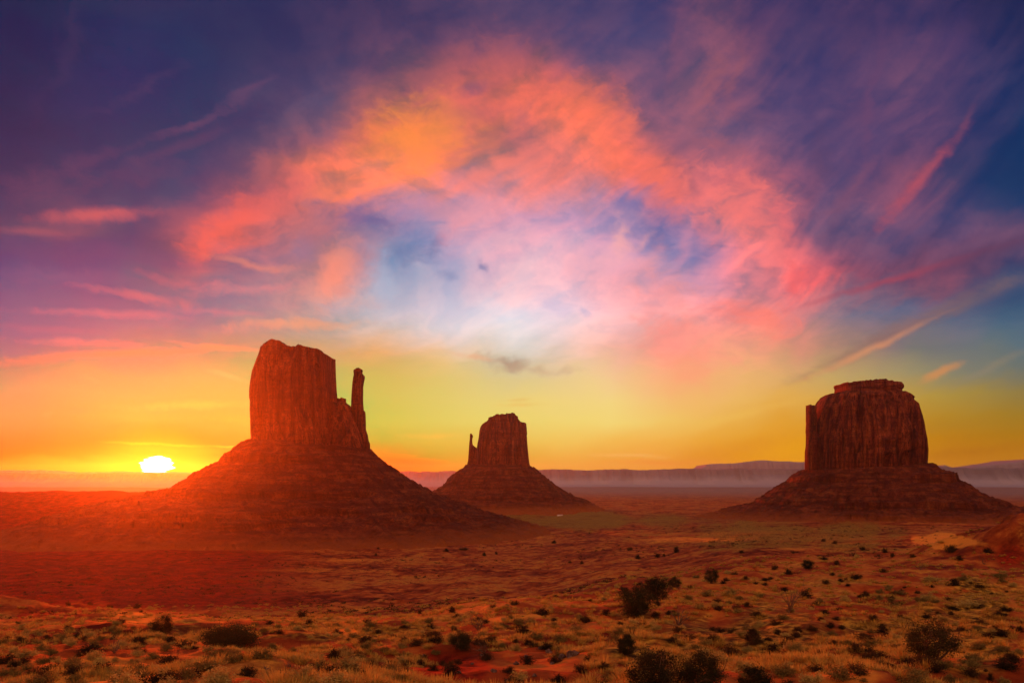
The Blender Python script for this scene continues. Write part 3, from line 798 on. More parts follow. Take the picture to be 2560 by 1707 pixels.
rt = c1([(1646, 1020), (1660, 1042), (1690, 1060), (1720, 1092), (1800, 1140), (1880, 1192), (1960, 1232), (2010, 1255), (2060, 1290), (2120, 1316), (2180, 1334), (2300, 1380), (2420, 1412), (2500, 1446), (2620, 1480), (2800, 1530), (3000, 1580), (3200, 1700), (3400, 1950)])
cx1 = 0.5 * (lf[0, 0] + rt[0, 0]); a1 = 0.5 * (rt[0, 0] - lf[0, 0])
zz1 = [CZ + (HOR - (800 + 0.3189 * y)) / F * D1 for y in (1030, 1100, 1230, 1345, 1460, 1510)]
talus_mesh('talus_slope', lf, rt, (cx1, a1, 125.0), D1, b1, M_TALUS, seed=4, ledges=[(zz1[0], 5, 6), (zz1[1], 8, 8), (zz1[2], 4, 6), (zz1[3], 7, 6), (zz1[4], 6, 5), (zz1[5], 5, 4)], gully=6.0)

# --- the middle butte, farther off, with a thin finger at its left
D2 = 2500.0
c2 = lambda pts: conv(pts, 1040, 980, 0.2381, D2)
b2 = empty('sandstone_butte', (wpt(1255, 1200, D2)[0], D2, 0.0))
tag(b2, 'smallest and farthest butte, a thin finger of rock rising at its left side', 'butte', 'buttes standing in the desert valley')
lf = c2([(700, 325), (688, 342), (675, 380), (664, 420), (658, 470), (654, 500), (645, 540), (640, 580), (640, 800)])
rt = c2([(1152, 322), (1158, 342), (1164, 400), (1168, 435), (1161, 450), (1167, 475), (1168, 520), (1175, 600), (1185, 700), (1195, 775), (1200, 800)])
tp = c2([(630, 420), (665, 410), (688, 342), (702, 325), (730, 318), (760, 313), (763, 272), (770, 267), (828, 261), (834, 258), (838, 241), (876, 236), (930, 232), (1000, 227), (1030, 221), (1040, 238), (1060, 252), (1066, 262), (1069, 312), (1110, 318), (1148, 321), (1160, 340)])
cliff_mesh('cliff', lf, rt, tp, D2, 95.0, M_CLIFF, b2, seed=22, flute=(11.0, 4.0), wl=38.0, nth=420, nt=110, wob=1.6)
lf = c2([(568, 442), (566, 490), (560, 540), (557, 580), (553, 650), (545, 720), (535, 772), (530, 800)])
rt = c2([(588, 442), (596, 455), (597, 468), (592, 482), (590, 505), (592, 540), (600, 562), (606, 572), (720, 640), (760, 800)])
tp = c2([(560, 460), (568, 440), (575, 434), (586, 440), (597, 452), (598, 540), (604, 568), (620, 580), (645, 590), (720, 640)])
cliff_mesh('rock_spire', lf, rt, tp, D2, 13.0, M_CLIFF, b2, seed=25, flute=(2.0, 1.0), wl=15.0, nth=150, nt=110, wob=0.8)
lf = c2([(534, 770), (500, 792), (460, 820), (420, 846), (372, 862), (345, 890), (325, 912), (320, 938), (260, 970), (190, 1005), (60, 1060), (-100, 1120), (-300, 1200), (-420, 1300)])
rt = c2([(1196, 772), (1222, 796), (1280, 826), (1350, 876), (1430, 926), (1510, 980), (1600, 1032), (1700, 1076), (1800, 1112), (1900, 1160), (2000, 1205), (2150, 1240), (2350, 1300)])
cx2 = 0.5 * (lf[0, 0] + rt[0, 0]); a2 = 0.5 * (rt[0, 0] - lf[0, 0])
zz2 = [CZ + (HOR - (980 + 0.2381 * y)) / F * D2 for y in (860, 1000, 1100, 1180)]
talus_mesh('talus_slope', lf, rt, (cx2, a2, 110.0), D2, b2, M_TALUS, seed=14, ledges=[(zz2[0], 7, 8), (zz2[1], 5, 8), (zz2[2], 6, 7), (zz2[3], 5, 5)], gully=8.0, nphi=480, nd=120, rough=1.5)

# --- the broad butte at the right with a flat cap
D3 = 1900.0
c3 = lambda pts: conv(pts, 1840, 900, 0.3061, D3)
b3 = empty('sandstone_butte', (wpt(2165, 1200, D3)[0], D3, 0.0))
tag(b3, 'broad block-shaped butte with a flat overhanging cap and fluted walls, standing at the right', 'butte', 'buttes standing in the desert valley')
lf = c3([(800, 244), (770, 256), (740, 268), (690, 296), (683, 318), (664, 338), (655, 352), (640, 376), (618, 420), (590, 600), (572, 740), (562, 860), (560, 930)])
rt = c3([(1362, 246), (1390, 256), (1420, 270), (1465, 299), (1462, 328), (1490, 346), (1504, 378), (1512, 410), (1526, 450), (1540, 505), (1552, 575), (1565, 640), (1574, 735), (1570, 800), (1566, 850), (1566, 930)])
tp = c3([(790, 244), (1380, 244)])
cliff_mesh('cliff', lf, rt, tp, D3, 135.0, M_CLIFF, b3, seed=33, flute=(17.0, 6.0), wl=36.0, nth=620, nt=130, box=0.7)
lf = c3([(790, 196), (786, 205), (796, 222), (802, 238), (800, 310)]); rt = c3([(1368, 194), (1378, 208), (1372, 222), (1360, 236), (1362, 310)])
tp = c3([(780, 200), (800, 192), (880, 182), (970, 174), (1060, 168), (1140, 166), (1160, 162), (1190, 162), (1212, 174), (1270, 180), (1340, 185), (1370, 195), (1385, 200)])
cliff_mesh('cap', lf, rt, tp, D3, 92.0, M_CAP, b3, seed=37, flute=(4.0, 2.0), wl=18.0, nth=380, nt=26, box=0.7)
lf = c3([(570, 372), (568, 430), (570, 560), (566, 700), (557, 745), (556, 830), (560, 930)]); rt = c3([(632, 370), (634, 420), (640, 560), (650, 700), (650, 930)])
tp = c3([(560, 376), (572, 368), (600, 366), (630, 367), (640, 376)])
cliff_mesh('rock_pillar', lf, rt, tp, D3, 16.0, M_CLIFF, b3, seed=39, flute=(2.4, 1.2), wl=16.0, nth=150, nt=90, wob=0.8, yoff=-10)
lf = c3([(558, 898), (530, 920), (490, 944), (450, 964), (444, 984), (380, 1014), (300, 1050), (240, 1090), (180, 1130), (80, 1162), (0, 1182), (-140, 1220), (-300, 1260), (-420, 1330)])
rt = c3([(1566, 852), (1600, 884), (1650, 908), (1700, 930), (1780, 984), (1840, 1020), (1900, 1050), (1980, 1090), (2050, 1122), (2200, 1162), (2352, 1196), (2500, 1236), (2700, 1300), (2850, 1360)])
cx3 = 0.5 * (lf[0, 0] + rt[0, 0]); a3 = 0.5 * (rt[0, 0] - lf[0, 0])
zz3 = [CZ + (HOR - (900 + 0.3061 * y)) / F * D3 for y in (965, 1060, 1160, 1240)]
talus_mesh('talus_slope', lf, rt, (cx3, a3, 140.0), D3, b3, M_TALUS, seed=24, ledges=[(zz3[0], 11, 9), (zz3[1], 4, 6), (zz3[2], 9, 8), (zz3[3], 6, 5)], gully=7.0)


# ------------------------------------------------------------------ far mesas
def mesa_material(name='far_mesa_hazed_rock', k_=1.0):
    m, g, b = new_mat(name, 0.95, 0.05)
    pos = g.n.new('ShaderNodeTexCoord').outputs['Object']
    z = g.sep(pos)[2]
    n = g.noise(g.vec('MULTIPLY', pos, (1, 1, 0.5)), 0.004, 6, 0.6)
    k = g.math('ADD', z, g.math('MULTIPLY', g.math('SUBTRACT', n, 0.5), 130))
    c = g.ramp(g.mapr(k, 0, 205, 0, 1, 'LINEAR'), [(0.0, (0.36, 0.34, 0.36)), (0.30, (0.38, 0.36, 0.38)), (0.62, (0.23, 0.22, 0.245)), (1.0, (0.17, 0.165, 0.19))])  # distance haze and pale mist at the foot painted into the rock colour
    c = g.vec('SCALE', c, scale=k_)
    g.put(b.inputs['Base Color'], c)
    return m


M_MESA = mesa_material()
M_HILL = mesa_material('far_hill_hazed_rock', 1.55)  # paler copy, the thicker haze of greater distance painted in


def mesa(name, pts, D, depth, seed, foot=500.0):
    """long flat-topped ridge; pts = (column, row) of its skyline in the photograph"""
    pts = np.array(pts, float)
    px = np.linspace(pts[0, 0], pts[-1, 0], int((pts[-1, 0] - pts[0, 0]) / 2.2))
    row = np.interp(px, pts[:, 0], pts[:, 1])
    x = (px - 1280) / F * D
    zt = CZ + (HOR - row) / F * D + 7 * fbm(x / 220, 0, 0, 5, seed) + 7 * (noise(np.floor(x / 130 + 0.8 * noise(x / 300, 0, 0, seed + 2)) * 2.3, 0, 0, seed + 3))
    f = fbm(x / 900, 0, 0, 4, seed + 5)
    f2 = 2.2 * fbm(x / 210, 0, 0, 4, seed + 7)
    prof = [(-foot - 300 + 260 * f, -8 * np.ones_like(x)), (-foot * 0.6 + 230 * f, 0.12 * zt), (-foot * 0.3 + 190 * f + 40 * f2, 0.36 * zt), (-60 + 150 * f + 60 * f2, 0.66 * zt), (-20 + 150 * f + 60 * f2, 0.93 * zt), (20 + 150 * f + 60 * f2, zt), (depth, zt * 0.97), (depth + 200, -8 * np.ones_like(x))]
    V_ = np.array([np.stack([x, D + p[0] * np.ones_like(x), p[1]], -1) for p in prof]).reshape(-1, 3)
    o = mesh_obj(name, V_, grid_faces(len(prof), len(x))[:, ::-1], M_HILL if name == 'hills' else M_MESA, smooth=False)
    tag(o, kind='structure')
    return o


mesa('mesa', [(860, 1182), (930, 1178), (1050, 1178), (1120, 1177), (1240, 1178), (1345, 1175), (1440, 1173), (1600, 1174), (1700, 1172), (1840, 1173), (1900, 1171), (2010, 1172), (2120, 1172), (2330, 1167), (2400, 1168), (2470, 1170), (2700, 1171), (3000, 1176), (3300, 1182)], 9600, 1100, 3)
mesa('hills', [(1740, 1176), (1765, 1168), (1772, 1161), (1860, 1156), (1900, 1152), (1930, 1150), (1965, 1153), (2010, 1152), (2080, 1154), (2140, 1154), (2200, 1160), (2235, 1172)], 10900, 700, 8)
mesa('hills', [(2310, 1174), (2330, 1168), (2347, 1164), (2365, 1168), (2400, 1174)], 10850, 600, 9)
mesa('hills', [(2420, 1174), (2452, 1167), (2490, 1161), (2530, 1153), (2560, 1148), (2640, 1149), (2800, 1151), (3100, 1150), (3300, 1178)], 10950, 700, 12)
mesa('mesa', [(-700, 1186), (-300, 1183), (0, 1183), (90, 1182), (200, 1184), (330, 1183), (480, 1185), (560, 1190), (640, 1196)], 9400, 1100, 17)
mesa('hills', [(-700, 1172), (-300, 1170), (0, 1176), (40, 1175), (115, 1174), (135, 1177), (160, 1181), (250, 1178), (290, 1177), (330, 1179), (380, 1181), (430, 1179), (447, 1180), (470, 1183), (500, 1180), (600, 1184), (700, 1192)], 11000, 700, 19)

# ------------------------------------------------------------------ haze
hm = bpy.data.materials.new('haze_air')
hm.use_nodes = True
hg = NT(hm.node_tree)
hg.n.clear()
pv = hg.n.new('ShaderNodeVolumePrincipled')
pv.inputs['Color'].default_value = HAZE_C + (1,)
pv.inputs['Density'].default_value = HAZE
pv.inputs['Anisotropy'].default_value = HAZE_G
ho = hg.n.new('ShaderNodeOutputMaterial')
hg.l.new(pv.outputs[0], ho.inputs['Volume'])
HB = 16600.0
zlo, zhi = float(gz.min()) - 9.0, 366.0
hv = [(sx * HB, sy * HB, z) for z in (zlo, zhi) for sx, sy in ((-1, -1), (1, -1), (1, 1), (-1, 1))]
haze = mesh_obj('haze', hv, np.array([(0, 3, 2, 1), (4, 5, 6, 7), (0, 1, 5, 4), (1, 2, 6, 5), (2, 3, 7, 6), (3, 0, 4, 7)]), hm)
tag(haze, kind='stuff')


# ------------------------------------------------------------------ plants
def leaf_material(name, c0, c1, vary=0.5):
    m, g, b = new_mat(name, 0.85, 0.1)
    oi = g.n.new('ShaderNodeObjectInfo')
    pos = g.n.new('ShaderNodeTexCoord').outputs['Object']
    f = g.math('ADD', g.math('MULTIPLY', g.noise(pos, 3.0, 3, 0.6), 1 - vary * 0.5), g.math('MULTIPLY', g.math('SUBTRACT', oi.outputs['Random'], 0.5), vary))
    c = g.ramp(f, [(0.25, c0), (0.75, c1)])
    g.put(b.inputs['Base Color'], c)
    tr = g.n.new('ShaderNodeBsdfTranslucent')
    g.put(tr.inputs[0], c)
    mx = g.n.new('ShaderNodeMixShader')
    mx.inputs[0].default_value = 0.22
    out = g.n['Material Output']
    g.l.new(b.outputs[0], mx.inputs[1])
    g.l.new(tr.outputs[0], mx.inputs[2])
    g.l.new(mx.outputs[0], out.inputs[0])
    return m


def wood_material(name, c0, c1):
    m, g, b = new_mat(name, 0.9, 0.1)
    pos = g.n.new('ShaderNodeTexCoord').outputs['Object']
    g.put(b.inputs['Base Color'], g.ramp(g.noise(g.vec('MULTIPLY', pos, (6, 6, 1.2)), 4.0, 4, 0.6), [(0.3, c0), (0.7, c1)]))
    return m


M_SAGE = leaf_material('sagebrush_leaf', (0.17, 0.125, 0.032), (0.58, 0.44, 0.11), 0.7)
M_DARK = leaf_material('blackbrush_leaf', (0.030, 0.020, 0.008), (0.10, 0.055, 0.016), 0.5)
M_JUN = leaf_material('juniper_leaf', (0.022, 0.022, 0.008), (0.070, 0.058, 0.018), 0.3)
M_GRASS = leaf_material('dry_grass_blade', (0.26, 0.15, 0.025), (0.70, 0.45, 0.08), 0.3)
M_WOOD = wood_material('grey_dead_wood', (0.07, 0.04, 0.025), (0.22, 0.13, 0.08))
M_BARK = wood_material('juniper_bark', (0.06, 0.032, 0.018), (0.20, 0.11, 0.065))


def leaves(centres, size, aspect=0.45, up=0.4, rg=rng):
    """small pointed leaf faces at the given centres"""
    n = len(centres)
    d = rg.normal(size=(n, 3))
    d[:, 2] += up * 2
    d /= np.linalg.norm(d, axis=1)[:, None]
    e = np.cross(d, rg.normal(size=(n, 3)))
    e /= np.linalg.norm(e, axis=1)[:, None] + 1e-9
    sz = size * (0.6 + 0.8 * rg.random(n))[:, None]
    a = centres - d * sz * 0.5
    b = centres + e * sz * aspect * 0.5
    c = centres + d * sz * 0.5
    f = centres - e * sz * aspect * 0.5
    V_ = np.stack([a, b, c, f], 1).reshape(-1, 3)
    return V_, np.arange(4 * n).reshape(n, 4)


def tube(pts, radii, n=5):
    pts = np.array(pts, float)
    V_, Fq = [], []
    for i, p in enumerate(pts):
        t = pts[min(i + 1, len(pts) - 1)] - pts[max(i - 1, 0)]
        t = t / (np.linalg.norm(t) + 1e-9)
        u = np.cross(t, (0.31, 0.9, 0.2)); u /= np.linalg.norm(u) + 1e-9
        w = np.cross(t, u)
        for k in range(n):
            q = 2 * math.pi * k / n
            V_.append(p + radii[i] * (math.cos(q) * u + math.sin(q) * w))
    for i in range(len(pts) - 1):
        for k in range(n):
            Fq.append((i * n + k, i * n + (k + 1) % n, (i + 1) * n + (k + 1) % n, (i + 1) * n + k))
    return np.array(V_), np.array(Fq)


class Bag:
    def __init__(s):
        s.v, s.f, s.n = [], [], 0

    def add(s, vf):
        v, f = vf
        if len(v) == 0:
            return
        s.v.append(np.asarray(v)); s.f.append(np.asarray(f) + s.n); s.n += len(v)

    def build(s, name, mat, parent=None, smooth=False):
        tri = [f for f in s.f if f.shape[1] == 3]
        quad = [f for f in s.f if f.shape[1] == 4]
        fl = ([np.vstack(tri)] if tri else []) + ([np.vstack(quad)] if quad else [])
        return mesh_obj(name, np.vstack(s.v), fl, mat, parent, smooth)


def branch(bag, p, d, length, r, depth, rg, tips, spread=0.6, droop=0.0, nseg=4):
    pts, rad_ = [p.copy()], [r]
    for i in range(nseg):
        d = d + rg.normal(size=3) * 0.22 + np.array([0, 0, -droop])
        d = d / np.linalg.norm(d)
        p = p + d * length / nseg
        pts.append(p.copy())
        rad_.append(r * (1 - 0.62 * (i + 1) / nseg))
    bag.add(tube(pts, rad_, 5 if depth > 0 else 4))
    tips.append(p)
    if depth > 0:
        for k in range(rg.integers(2, 4)):
            i = rg.integers(1, len(pts))
            nd = d + rg.normal(size=3) * spread
            nd[2] += 0.15
            branch(bag, pts[i], nd / np.linalg.norm(nd), length * rg.uniform(0.5, 0.75), rad_[i] * 0.7, depth - 1, rg, tips, spread, droop, 3)


def sage_mesh(seed, n=1300, flat=0.62, size=0.062, mat=None):
    """dome of short upright leafy shoots, one metre across"""
    rg = np.random.default_rng(seed)
    k = 26
    sh = rg.normal(size=(k, 3)); sh[:, 2] = np.abs(sh[:, 2]) + 0.15
    sh /= np.linalg.norm(sh, axis=1)[:, None]
    rad_ = rg.uniform(0.62, 1.0, k)
    cidx = rg.integers(0, k, n)
    t = rg.uniform(0.15, 1.0, n) ** 0.55
    c = sh[cidx] * (rad_[cidx] * t)[:, None] * np.array([0.5, 0.5, flat]) + rg.normal(size=(n, 3)) * np.array([0.07, 0.07, 0.05])
    c[:, 2] = np.abs(c[:, 2])
    bag = Bag()
    bag.add(leaves(c, size, 0.5, 0.5, rg))
    for i in range(k):
        e = sh[i] * rad_[i] * np.array([0.5, 0.5, flat])
        bag.add(tube([np.zeros(3), e * 0.55 + np.array([0, 0, 0.05]), e], [0.014, 0.010, 0.004], 4))
    return bag


PLANTS = []       # (object, landmark phrase or None) in placing order


def ground_z(x, y):
    return float(terrain(x, y))


def juniper(px, row, wpx, hpx, label, short, seed, dead=0.0, lean=0.0):
    gp = ground_at(px, row)
    k = gp[1] / F
    w, h = wpx * k, hpx * k
    rg = np.random.default_rng(seed)
    t = empty('juniper', gp - np.array([0, 0, 0.05]))
    tag(t, label, 'juniper', 'junipers and tall shrubs on the near slope')
    bag, tips = Bag(), []
    for i in range(5):
        a = rg.uniform(0, 6.28)
        d = np.array([math.cos(a) * 0.55 + lean, math.sin(a) * 0.55, 0.9]); d /= np.linalg.norm(d)
        branch(bag, np.array([math.cos(a) * 0.05 * w, math.sin(a) * 0.05 * w, 0.0]), d, h * rg.uniform(0.5, 0.75), 0.030 * w, 2, rg, tips, 0.55)
    bag.build('trunk', M_BARK, t)
    # crown: many lobes, each a cloud of small leaf faces
    nl = 64
    lob = rg.normal(size=(nl, 3)); lob /= np.linalg.norm(lob, axis=1)[:, None]
    lob *= (rg.uniform(0.25, 1.0, nl) ** 0.5)[:, None]
    if dead > 0.2:
        lob[:, 2] = np.where(lob[:, 2] < -0.55, -lob[:, 2], lob[:, 2])
    lc = lob * np.array([w * 0.43, w * 0.42, h * (0.40 if dead > 0.2 else 0.46)]) + np.array([lean * h * 0.4, 0, h * (0.58 if dead > 0.2 else 0.47)])
    per = int(190 * (1 - dead))
    ls = rg.uniform(0.07, 0.14, nl) * w
    c = np.repeat(lc, per, 0) + rg.normal(size=(nl * per, 3)) * np.repeat(ls, per)[:, None] * 0.62
    c = c[c[:, 2] > 0.0]
    cb = Bag()
    cb.add(leaves(c, max(0.05, 0.028 * w), 0.5, 0.3, rg))
    cb.build('crown', M_JUN, t)
    PLANTS.append((t, short))
    return t


def bare_shrub(px, row, wpx, hpx, label, short, seed, leafy=0.0, mat=None, name='dead_shrub', cat='dead shrub'):
    gp = ground_at(px, row)
    k = gp[1] / F
    w, h = wpx * k, hpx * k
    rg = np.random.default_rng(seed)
    t = empty(name, gp - np.array([0, 0, 0.03]))
    tag(t, label, cat, 'bare and thinly leaved shrubs on the near slope')
    bag, tips = Bag(), []
    for i in range(7):
        a = rg.uniform(0, 6.28)
        d = np.array([math.cos(a) * w / h * 0.7, math.sin(a) * w / h * 0.5, 0.9]); d /= np.linalg.norm(d)
        branch(bag, np.zeros(3), d, h * rg.uniform(0.5, 0.85), 0.02 * h + 0.008, 2, rg, tips, 0.6)
    bag.build('branches', M_WOOD, t)
    if leafy > 0:
        tp = np.array(tips)
        n = int(900 * leafy)
        c = tp[rg.integers(0, len(tp), n)] + rg.normal(size=(n, 3)) * 0.09 * w
        c = c[c[:, 2] > 0.02]
        cb = Bag(); cb.add(leaves(c, 0.07, 0.5, 0.3, rg))
        cb.build('foliage', mat or M_DARK, t)
    PLANTS.append((t, short))
    return t


juniper(1590, 1537, 104, 76, 'largest dark juniper of the three on the mid slope, lowest of the row', 'largest mid-slope juniper', 101)
juniper(1638, 1500, 84, 64, 'dark juniper behind the largest one on the mid slope, with bare stems at its right', 'second mid-slope juniper', 102)
juniper(1686, 1472, 36, 34, 'small round juniper, uppermost and rightmost of the mid-slope row', 'uppermost mid-slope juniper', 103)
juniper(1640, 1722, 150, 100, 'broad dark juniper cut by the bottom edge of the picture', 'broad juniper at the bottom edge', 104)
juniper(1752, 1726, 120, 104, 'dark juniper with a rounded top, touching the broad one at the bottom edge', 'rounded juniper at the bottom edge', 105)
juniper(1886, 1735, 92, 74, 'separate low juniper at the bottom edge with a small side lobe', 'separate low juniper', 106)
juniper(2328, 1656, 130, 116, 'wide bushy juniper with pale twisted trunks at its foot, standing alone at the right', 'wide juniper at the right', 107, dead=0.15)
juniper(1566, 1638, 46, 58, 'narrow upright dark juniper just above the broad one at the bottom edge', 'narrow upright juniper', 108)
juniper(1779, 1458, 40, 38, 'compact dark bush alone above the pale grass of the slope', 'compact dark bush', 109)
juniper(2020, 1422, 34, 24, 'round dark bush in the middle distance below the broad butte', 'round middle-distance bush', 110)
juniper(405, 1588, 58, 56, 'dark spiky bush below the sun, standing on the pale sandy crest', 'spiky bush below the sun', 111)
juniper(1152, 1628, 62, 48, 'dark rounded bush on the red slope near the middle of the picture', 'rounded bush on the red slope', 112)

th_ = juniper(578, 1618, 140, 52, 'wide dark thicket of thin stems on the sandy rise, lower left', 'wide thicket of stems', 121)
th_.name = 'thicket'
th_['category'] = 'thicket'
bare_shrub(285, 1631, 42, 42, 'bare leaning dead shrub with bent branches at the lower left', 'bare leaning dead shrub', 122, 0.0)
bare_shrub(1196, 1575, 52, 48, 'open-branched shrub on the crest of the grassy slope, with few leaves', 'open-branched crest shrub', 123, 0.55)
bare_shrub(1213, 1636, 38, 44, 'thin half-dead shrub beside the rounded bush on the red slope', 'thin half-dead shrub', 124, 0.25)
bare_shrub(1697, 1562, 40, 52, 'spindly reddish shrub below the mid-slope junipers', 'spindly reddish shrub', 125, 0.4)
bare_shrub(1972, 1532, 50, 68, 'tall twiggy bare shrub beside the strip of dark red earth', 'tall twiggy shrub', 126, 0.3)
bare_shrub(665, 1674, 24, 18, 'small dry branch lying on red soil at the lower left', 'small dry branch', 127, 0.0)
bare_shrub(728, 1668, 32, 24, 'forked dry twigs standing on the red soil beside a lying branch', 'forked dry twigs', 128, 0.0)
bare_shrub(2460, 1410, 44, 22, 'ragged shrub at the foot of the red hillock', 'ragged hillock shrub', 129, 0.5)
bare_shrub(2300, 1424, 36, 26, 'thin shrub in the hollow left of the red hillock', 'thin hollow shrub', 130, 0.5)
bare_shrub(1440, 1570, 60, 24, 'low ragged shrub in pale grass right of the crest', 'low ragged shrub', 131, 0.4)

# low shrubs: one mesh per kind and variant, copied
SAGE = [sage_mesh(200 + i).build('sagebrush', M_SAGE) for i in range(6)]
DARK = [sage_mesh(230 + i, 1200, 0.58, 0.06).build('blackbrush', M_DARK) for i in range(4)]
for o in SAGE + DARK:
    COL.objects.unlink(o)
prng = random.Random(5)
LOW = []


def low_shrub(px, row, wpx, hpx, kind, gp=None):
    if gp is None:
        gp = ground_at(px, row)
    k = gp[1] / F
    w = wpx * k
    h = (hpx or wpx * 0.48) * k
    o = prng.choice(SAGE if kind == 's' else DARK).copy()
    COL.objects.link(o)
    o.location = gp - np.array([0, 0, 0.04 * h])
    o.rotation_euler = (0, 0, prng.uniform(0, 6.28))
    wy = w * prng.uniform(0.85, 1.1)
    o.scale = (w * 1.05, wy, h / 0.60)
    LOW.append((o, kind, w))
    return o


SPOTS = [  # column, row of the foot, width, height (photograph pixels), s = pale sagebrush, d = dark brush
 (36,1632,36,20,'s'),(68,1674,38,26,'s'),(35,1692,50,32,'s'),(82,1708,46,26,'s'),(110,1658,50,20,'s'),(132,1652,22,14,'s'),(185,1660,46,20,'s'),(183,1708,50,28,'s'),(287,1653,30,16,'s'),(333,1662,42,18,'s'),(388,1676,52,22,'s'),
 (464,1662,42,18,'s'),(479,1692,62,26,'d'),(380,1646,48,20,'s'),(570,1646,36,20,'s'),(192,1593,36,14,'d'),(227,1584,32,12,'d'),(355,1613,36,16,'d'),(460,1620,60,24,'d'),(223,1631,78,26,'d'),(624,1640,26,18,'s'),
 (170,1513,16,16,'d'),(345,1521,24,16,'d'),(275,1520,18,10,'d'),(225,1513,16,10,'d'),(753,1543,30,24,'d'),(797,1702,28,16,'d'),(353,1530,12,8,'d'),
 (1357,1538,54,22,'d'),(1130,1530,24,18,'d'),(1050,1534,18,16,'d'),(1080,1592,60,20,'d'),(1260,1552,26,14,'s'),(1275,1546,24,14,'s'),(1010,1570,36,10,'d'),(1240,1575,22,12,'s'),(1340,1598,50,22,'s'),(1430,1578,30,18,'s'),(1445,1592,34,18,'s'),
 (1580,1560,40,18,'s'),(1545,1590,52,26,'s'),(1290,1608,22,12,'d'),(1470,1655,30,20,'d'),(1512,1672,36,24,'d'),(1320,1612,30,22,'d'),(1680,1604,46,14,'d'),(1630,1565,36,20,'s'),(1480,1548,30,14,'s'),(1385,1565,24,14,'s'),
 (1894,1541,46,16,'d'),(2014,1496,42,26,'d'),(2060,1536,34,14,'d'),(2077,1569,28,18,'d'),(2053,1552,22,12,'d'),(1943,1585,28,16,'d'),(1888,1609,44,24,'d'),(1934,1640,62,40,'d'),(1960,1618,26,18,'d'),(1824,1644,64,40,'d'),(2051,1645,40,24,'d'),
 (2029,1622,40,30,'s'),(2084,1614,36,20,'d'),(2160,1604,66,24,'d'),(2215,1594,36,18,'d'),(2175,1637,42,28,'d'),(2449,1563,48,18,'d'),(2402,1576,24,14,'d'),(2164,1492,32,18,'d'),(2113,1502,32,20,'s'),(2384,1465,42,22,'d'),(2142,1447,38,16,'d'),
 (1970,1435,34,16,'d'),(2091,1412,18,14,'d'),(2155,1375,18,13,'d'),(2212,1381,20,16,'d'),(2230,1393,14,14,'d'),(2281,1394,20,12,'d'),(2376,1381,44,22,'d'),(2398,1402,24,16,'d'),(1853,1383,16,9,'d'),(2058,1354,15,8,'d'),(2088,1359,17,10,'d'),(2470,1382,30,18,'d'),
 (1211,1389,14,11,'d'),(1240,1385,10,9,'d'),(1115,1378,18,10,'d'),(1160,1375,30,9,'d'),(1385,1358,14,12,'d'),(1575,1375,18,10,'d'),(1595,1397,20,14,'d'),(1645,1393,18,12,'d'),(1690,1382,18,20,'d'),(1660,1391,10,9,'d'),(1425,1408,14,9,'d'),(1455,1409,14,9,'d'),(945,1373,10,7,'d'),(940,1389,10,8,'d'),(1865,1450,22,12,'d'),(1815,1452,20,12,'d'),(1938,1424,22,14,'d'),(1915,1452,36,9,'d'),(2060,1400,30,10,'d'),(2142,1395,16,12,'s'),(2208,1432,28,12,'d'),
 (2240,1520,40,18,'s'),(2300,1505,46,18,'s'),(2320,1500,50,22,'s'),(2250,1485,34,16,'s'),(2200,1484,28,16,'s'),(2420,1515,60,20,'s'),(2380,1525,40,14,'d'),(2440,1518,50,16,'d'),(2515,1528,40,18,'d'),(2500,1540,36,14,'d'),(2210,1580,50,18,'d'),(2120,1612,30,16,'s'),(1990,1590,40,14,'d'),(1780,1604,40,20,'d'),(1800,1580,36,18,'d'),(1755,1604,30,18,'s'),(1850,1590,40,20,'s'),(2480,1585,30,20,'s'),(2485,1575,24,16,'d'),(2550,1580,26,20,'d'),(2475,1702,22,24,'d'),(2465,1678,14,10,'d'),(2250,1702,30,14,'d'),(2290,1688,30,14,'d'),(2215,1664,26,14,'d'),(2130,1652,26,14,'s'),(2070,1668,22,12,'d'),(2010,1670,26,14,'s'),(2160,1705,24,12,'s'),(1745,1520,40,18,'s'),(1770,1490,44,20,'s'),(1830,1485,46,22,'s'),(1845,1500,34,16,'s'),(1720,1500,34,16,'s'),(1900,1492,24,14,'s'),(1725,1470,20,10,'d'),(1700,1650,30,20,'s'),(1770,1625,26,12,'d'),(1790,1600,30,14,'s'),(2330,1455,50,18,'s'),(2410,1450,40,14,'s'),(2500,1445,44,16,'s'),
]
for sp_ in SPOTS:
    low_shrub(*sp_)
# further clumps the photograph shows all over the near slope
occupied = [(o.location.x, o.location.y, w) for o, _, w in LOW] + [(o.location.x, o.location.y, 2.0) for o, _ in PLANTS]
tries = 0
ncount = {'s': sum(k_ == 's' for _, k_, _ in LOW), 'd': sum(k_ == 'd' for _, k_, _ in LOW)}
while (ncount['s'] < 300 or ncount['d'] < 300) and tries < 30000:
    tries += 1
    px = prng.uniform(0, 2560)
    lo = 1545 if px < 1000 else (1545 - (px - 1000) * 0.165 if px < 1700 else 1425)
    row = lo + 8 + (1712 - lo) * prng.random() ** 0.8
    gp = ground_at(px, row)
    if any(math.hypot(gp[0] - a, gp[1] - b) < 0.55 * (w + 0.5) for a, b, w in occupied):
        continue
    if noise(gp[0] / 9.0, gp[1] / 9.0, 0, 77) < -0.35 and prng.random() < 0.8:
        continue
    wm = prng.uniform(0.5, 1.15) * (1.0 + gp[1] / 300)
    kd = 's' if prng.random() < (0.75 if px < 1000 else 0.55) else 'd'
    if ncount[kd] >= 300:
        kd = 'd' if kd == 's' else 's'
    ncount[kd] += 1
    low_shrub(0, 0, wm * F / gp[1], 0, kd, gp)
    occupied.append((gp[0], gp[1], wm))

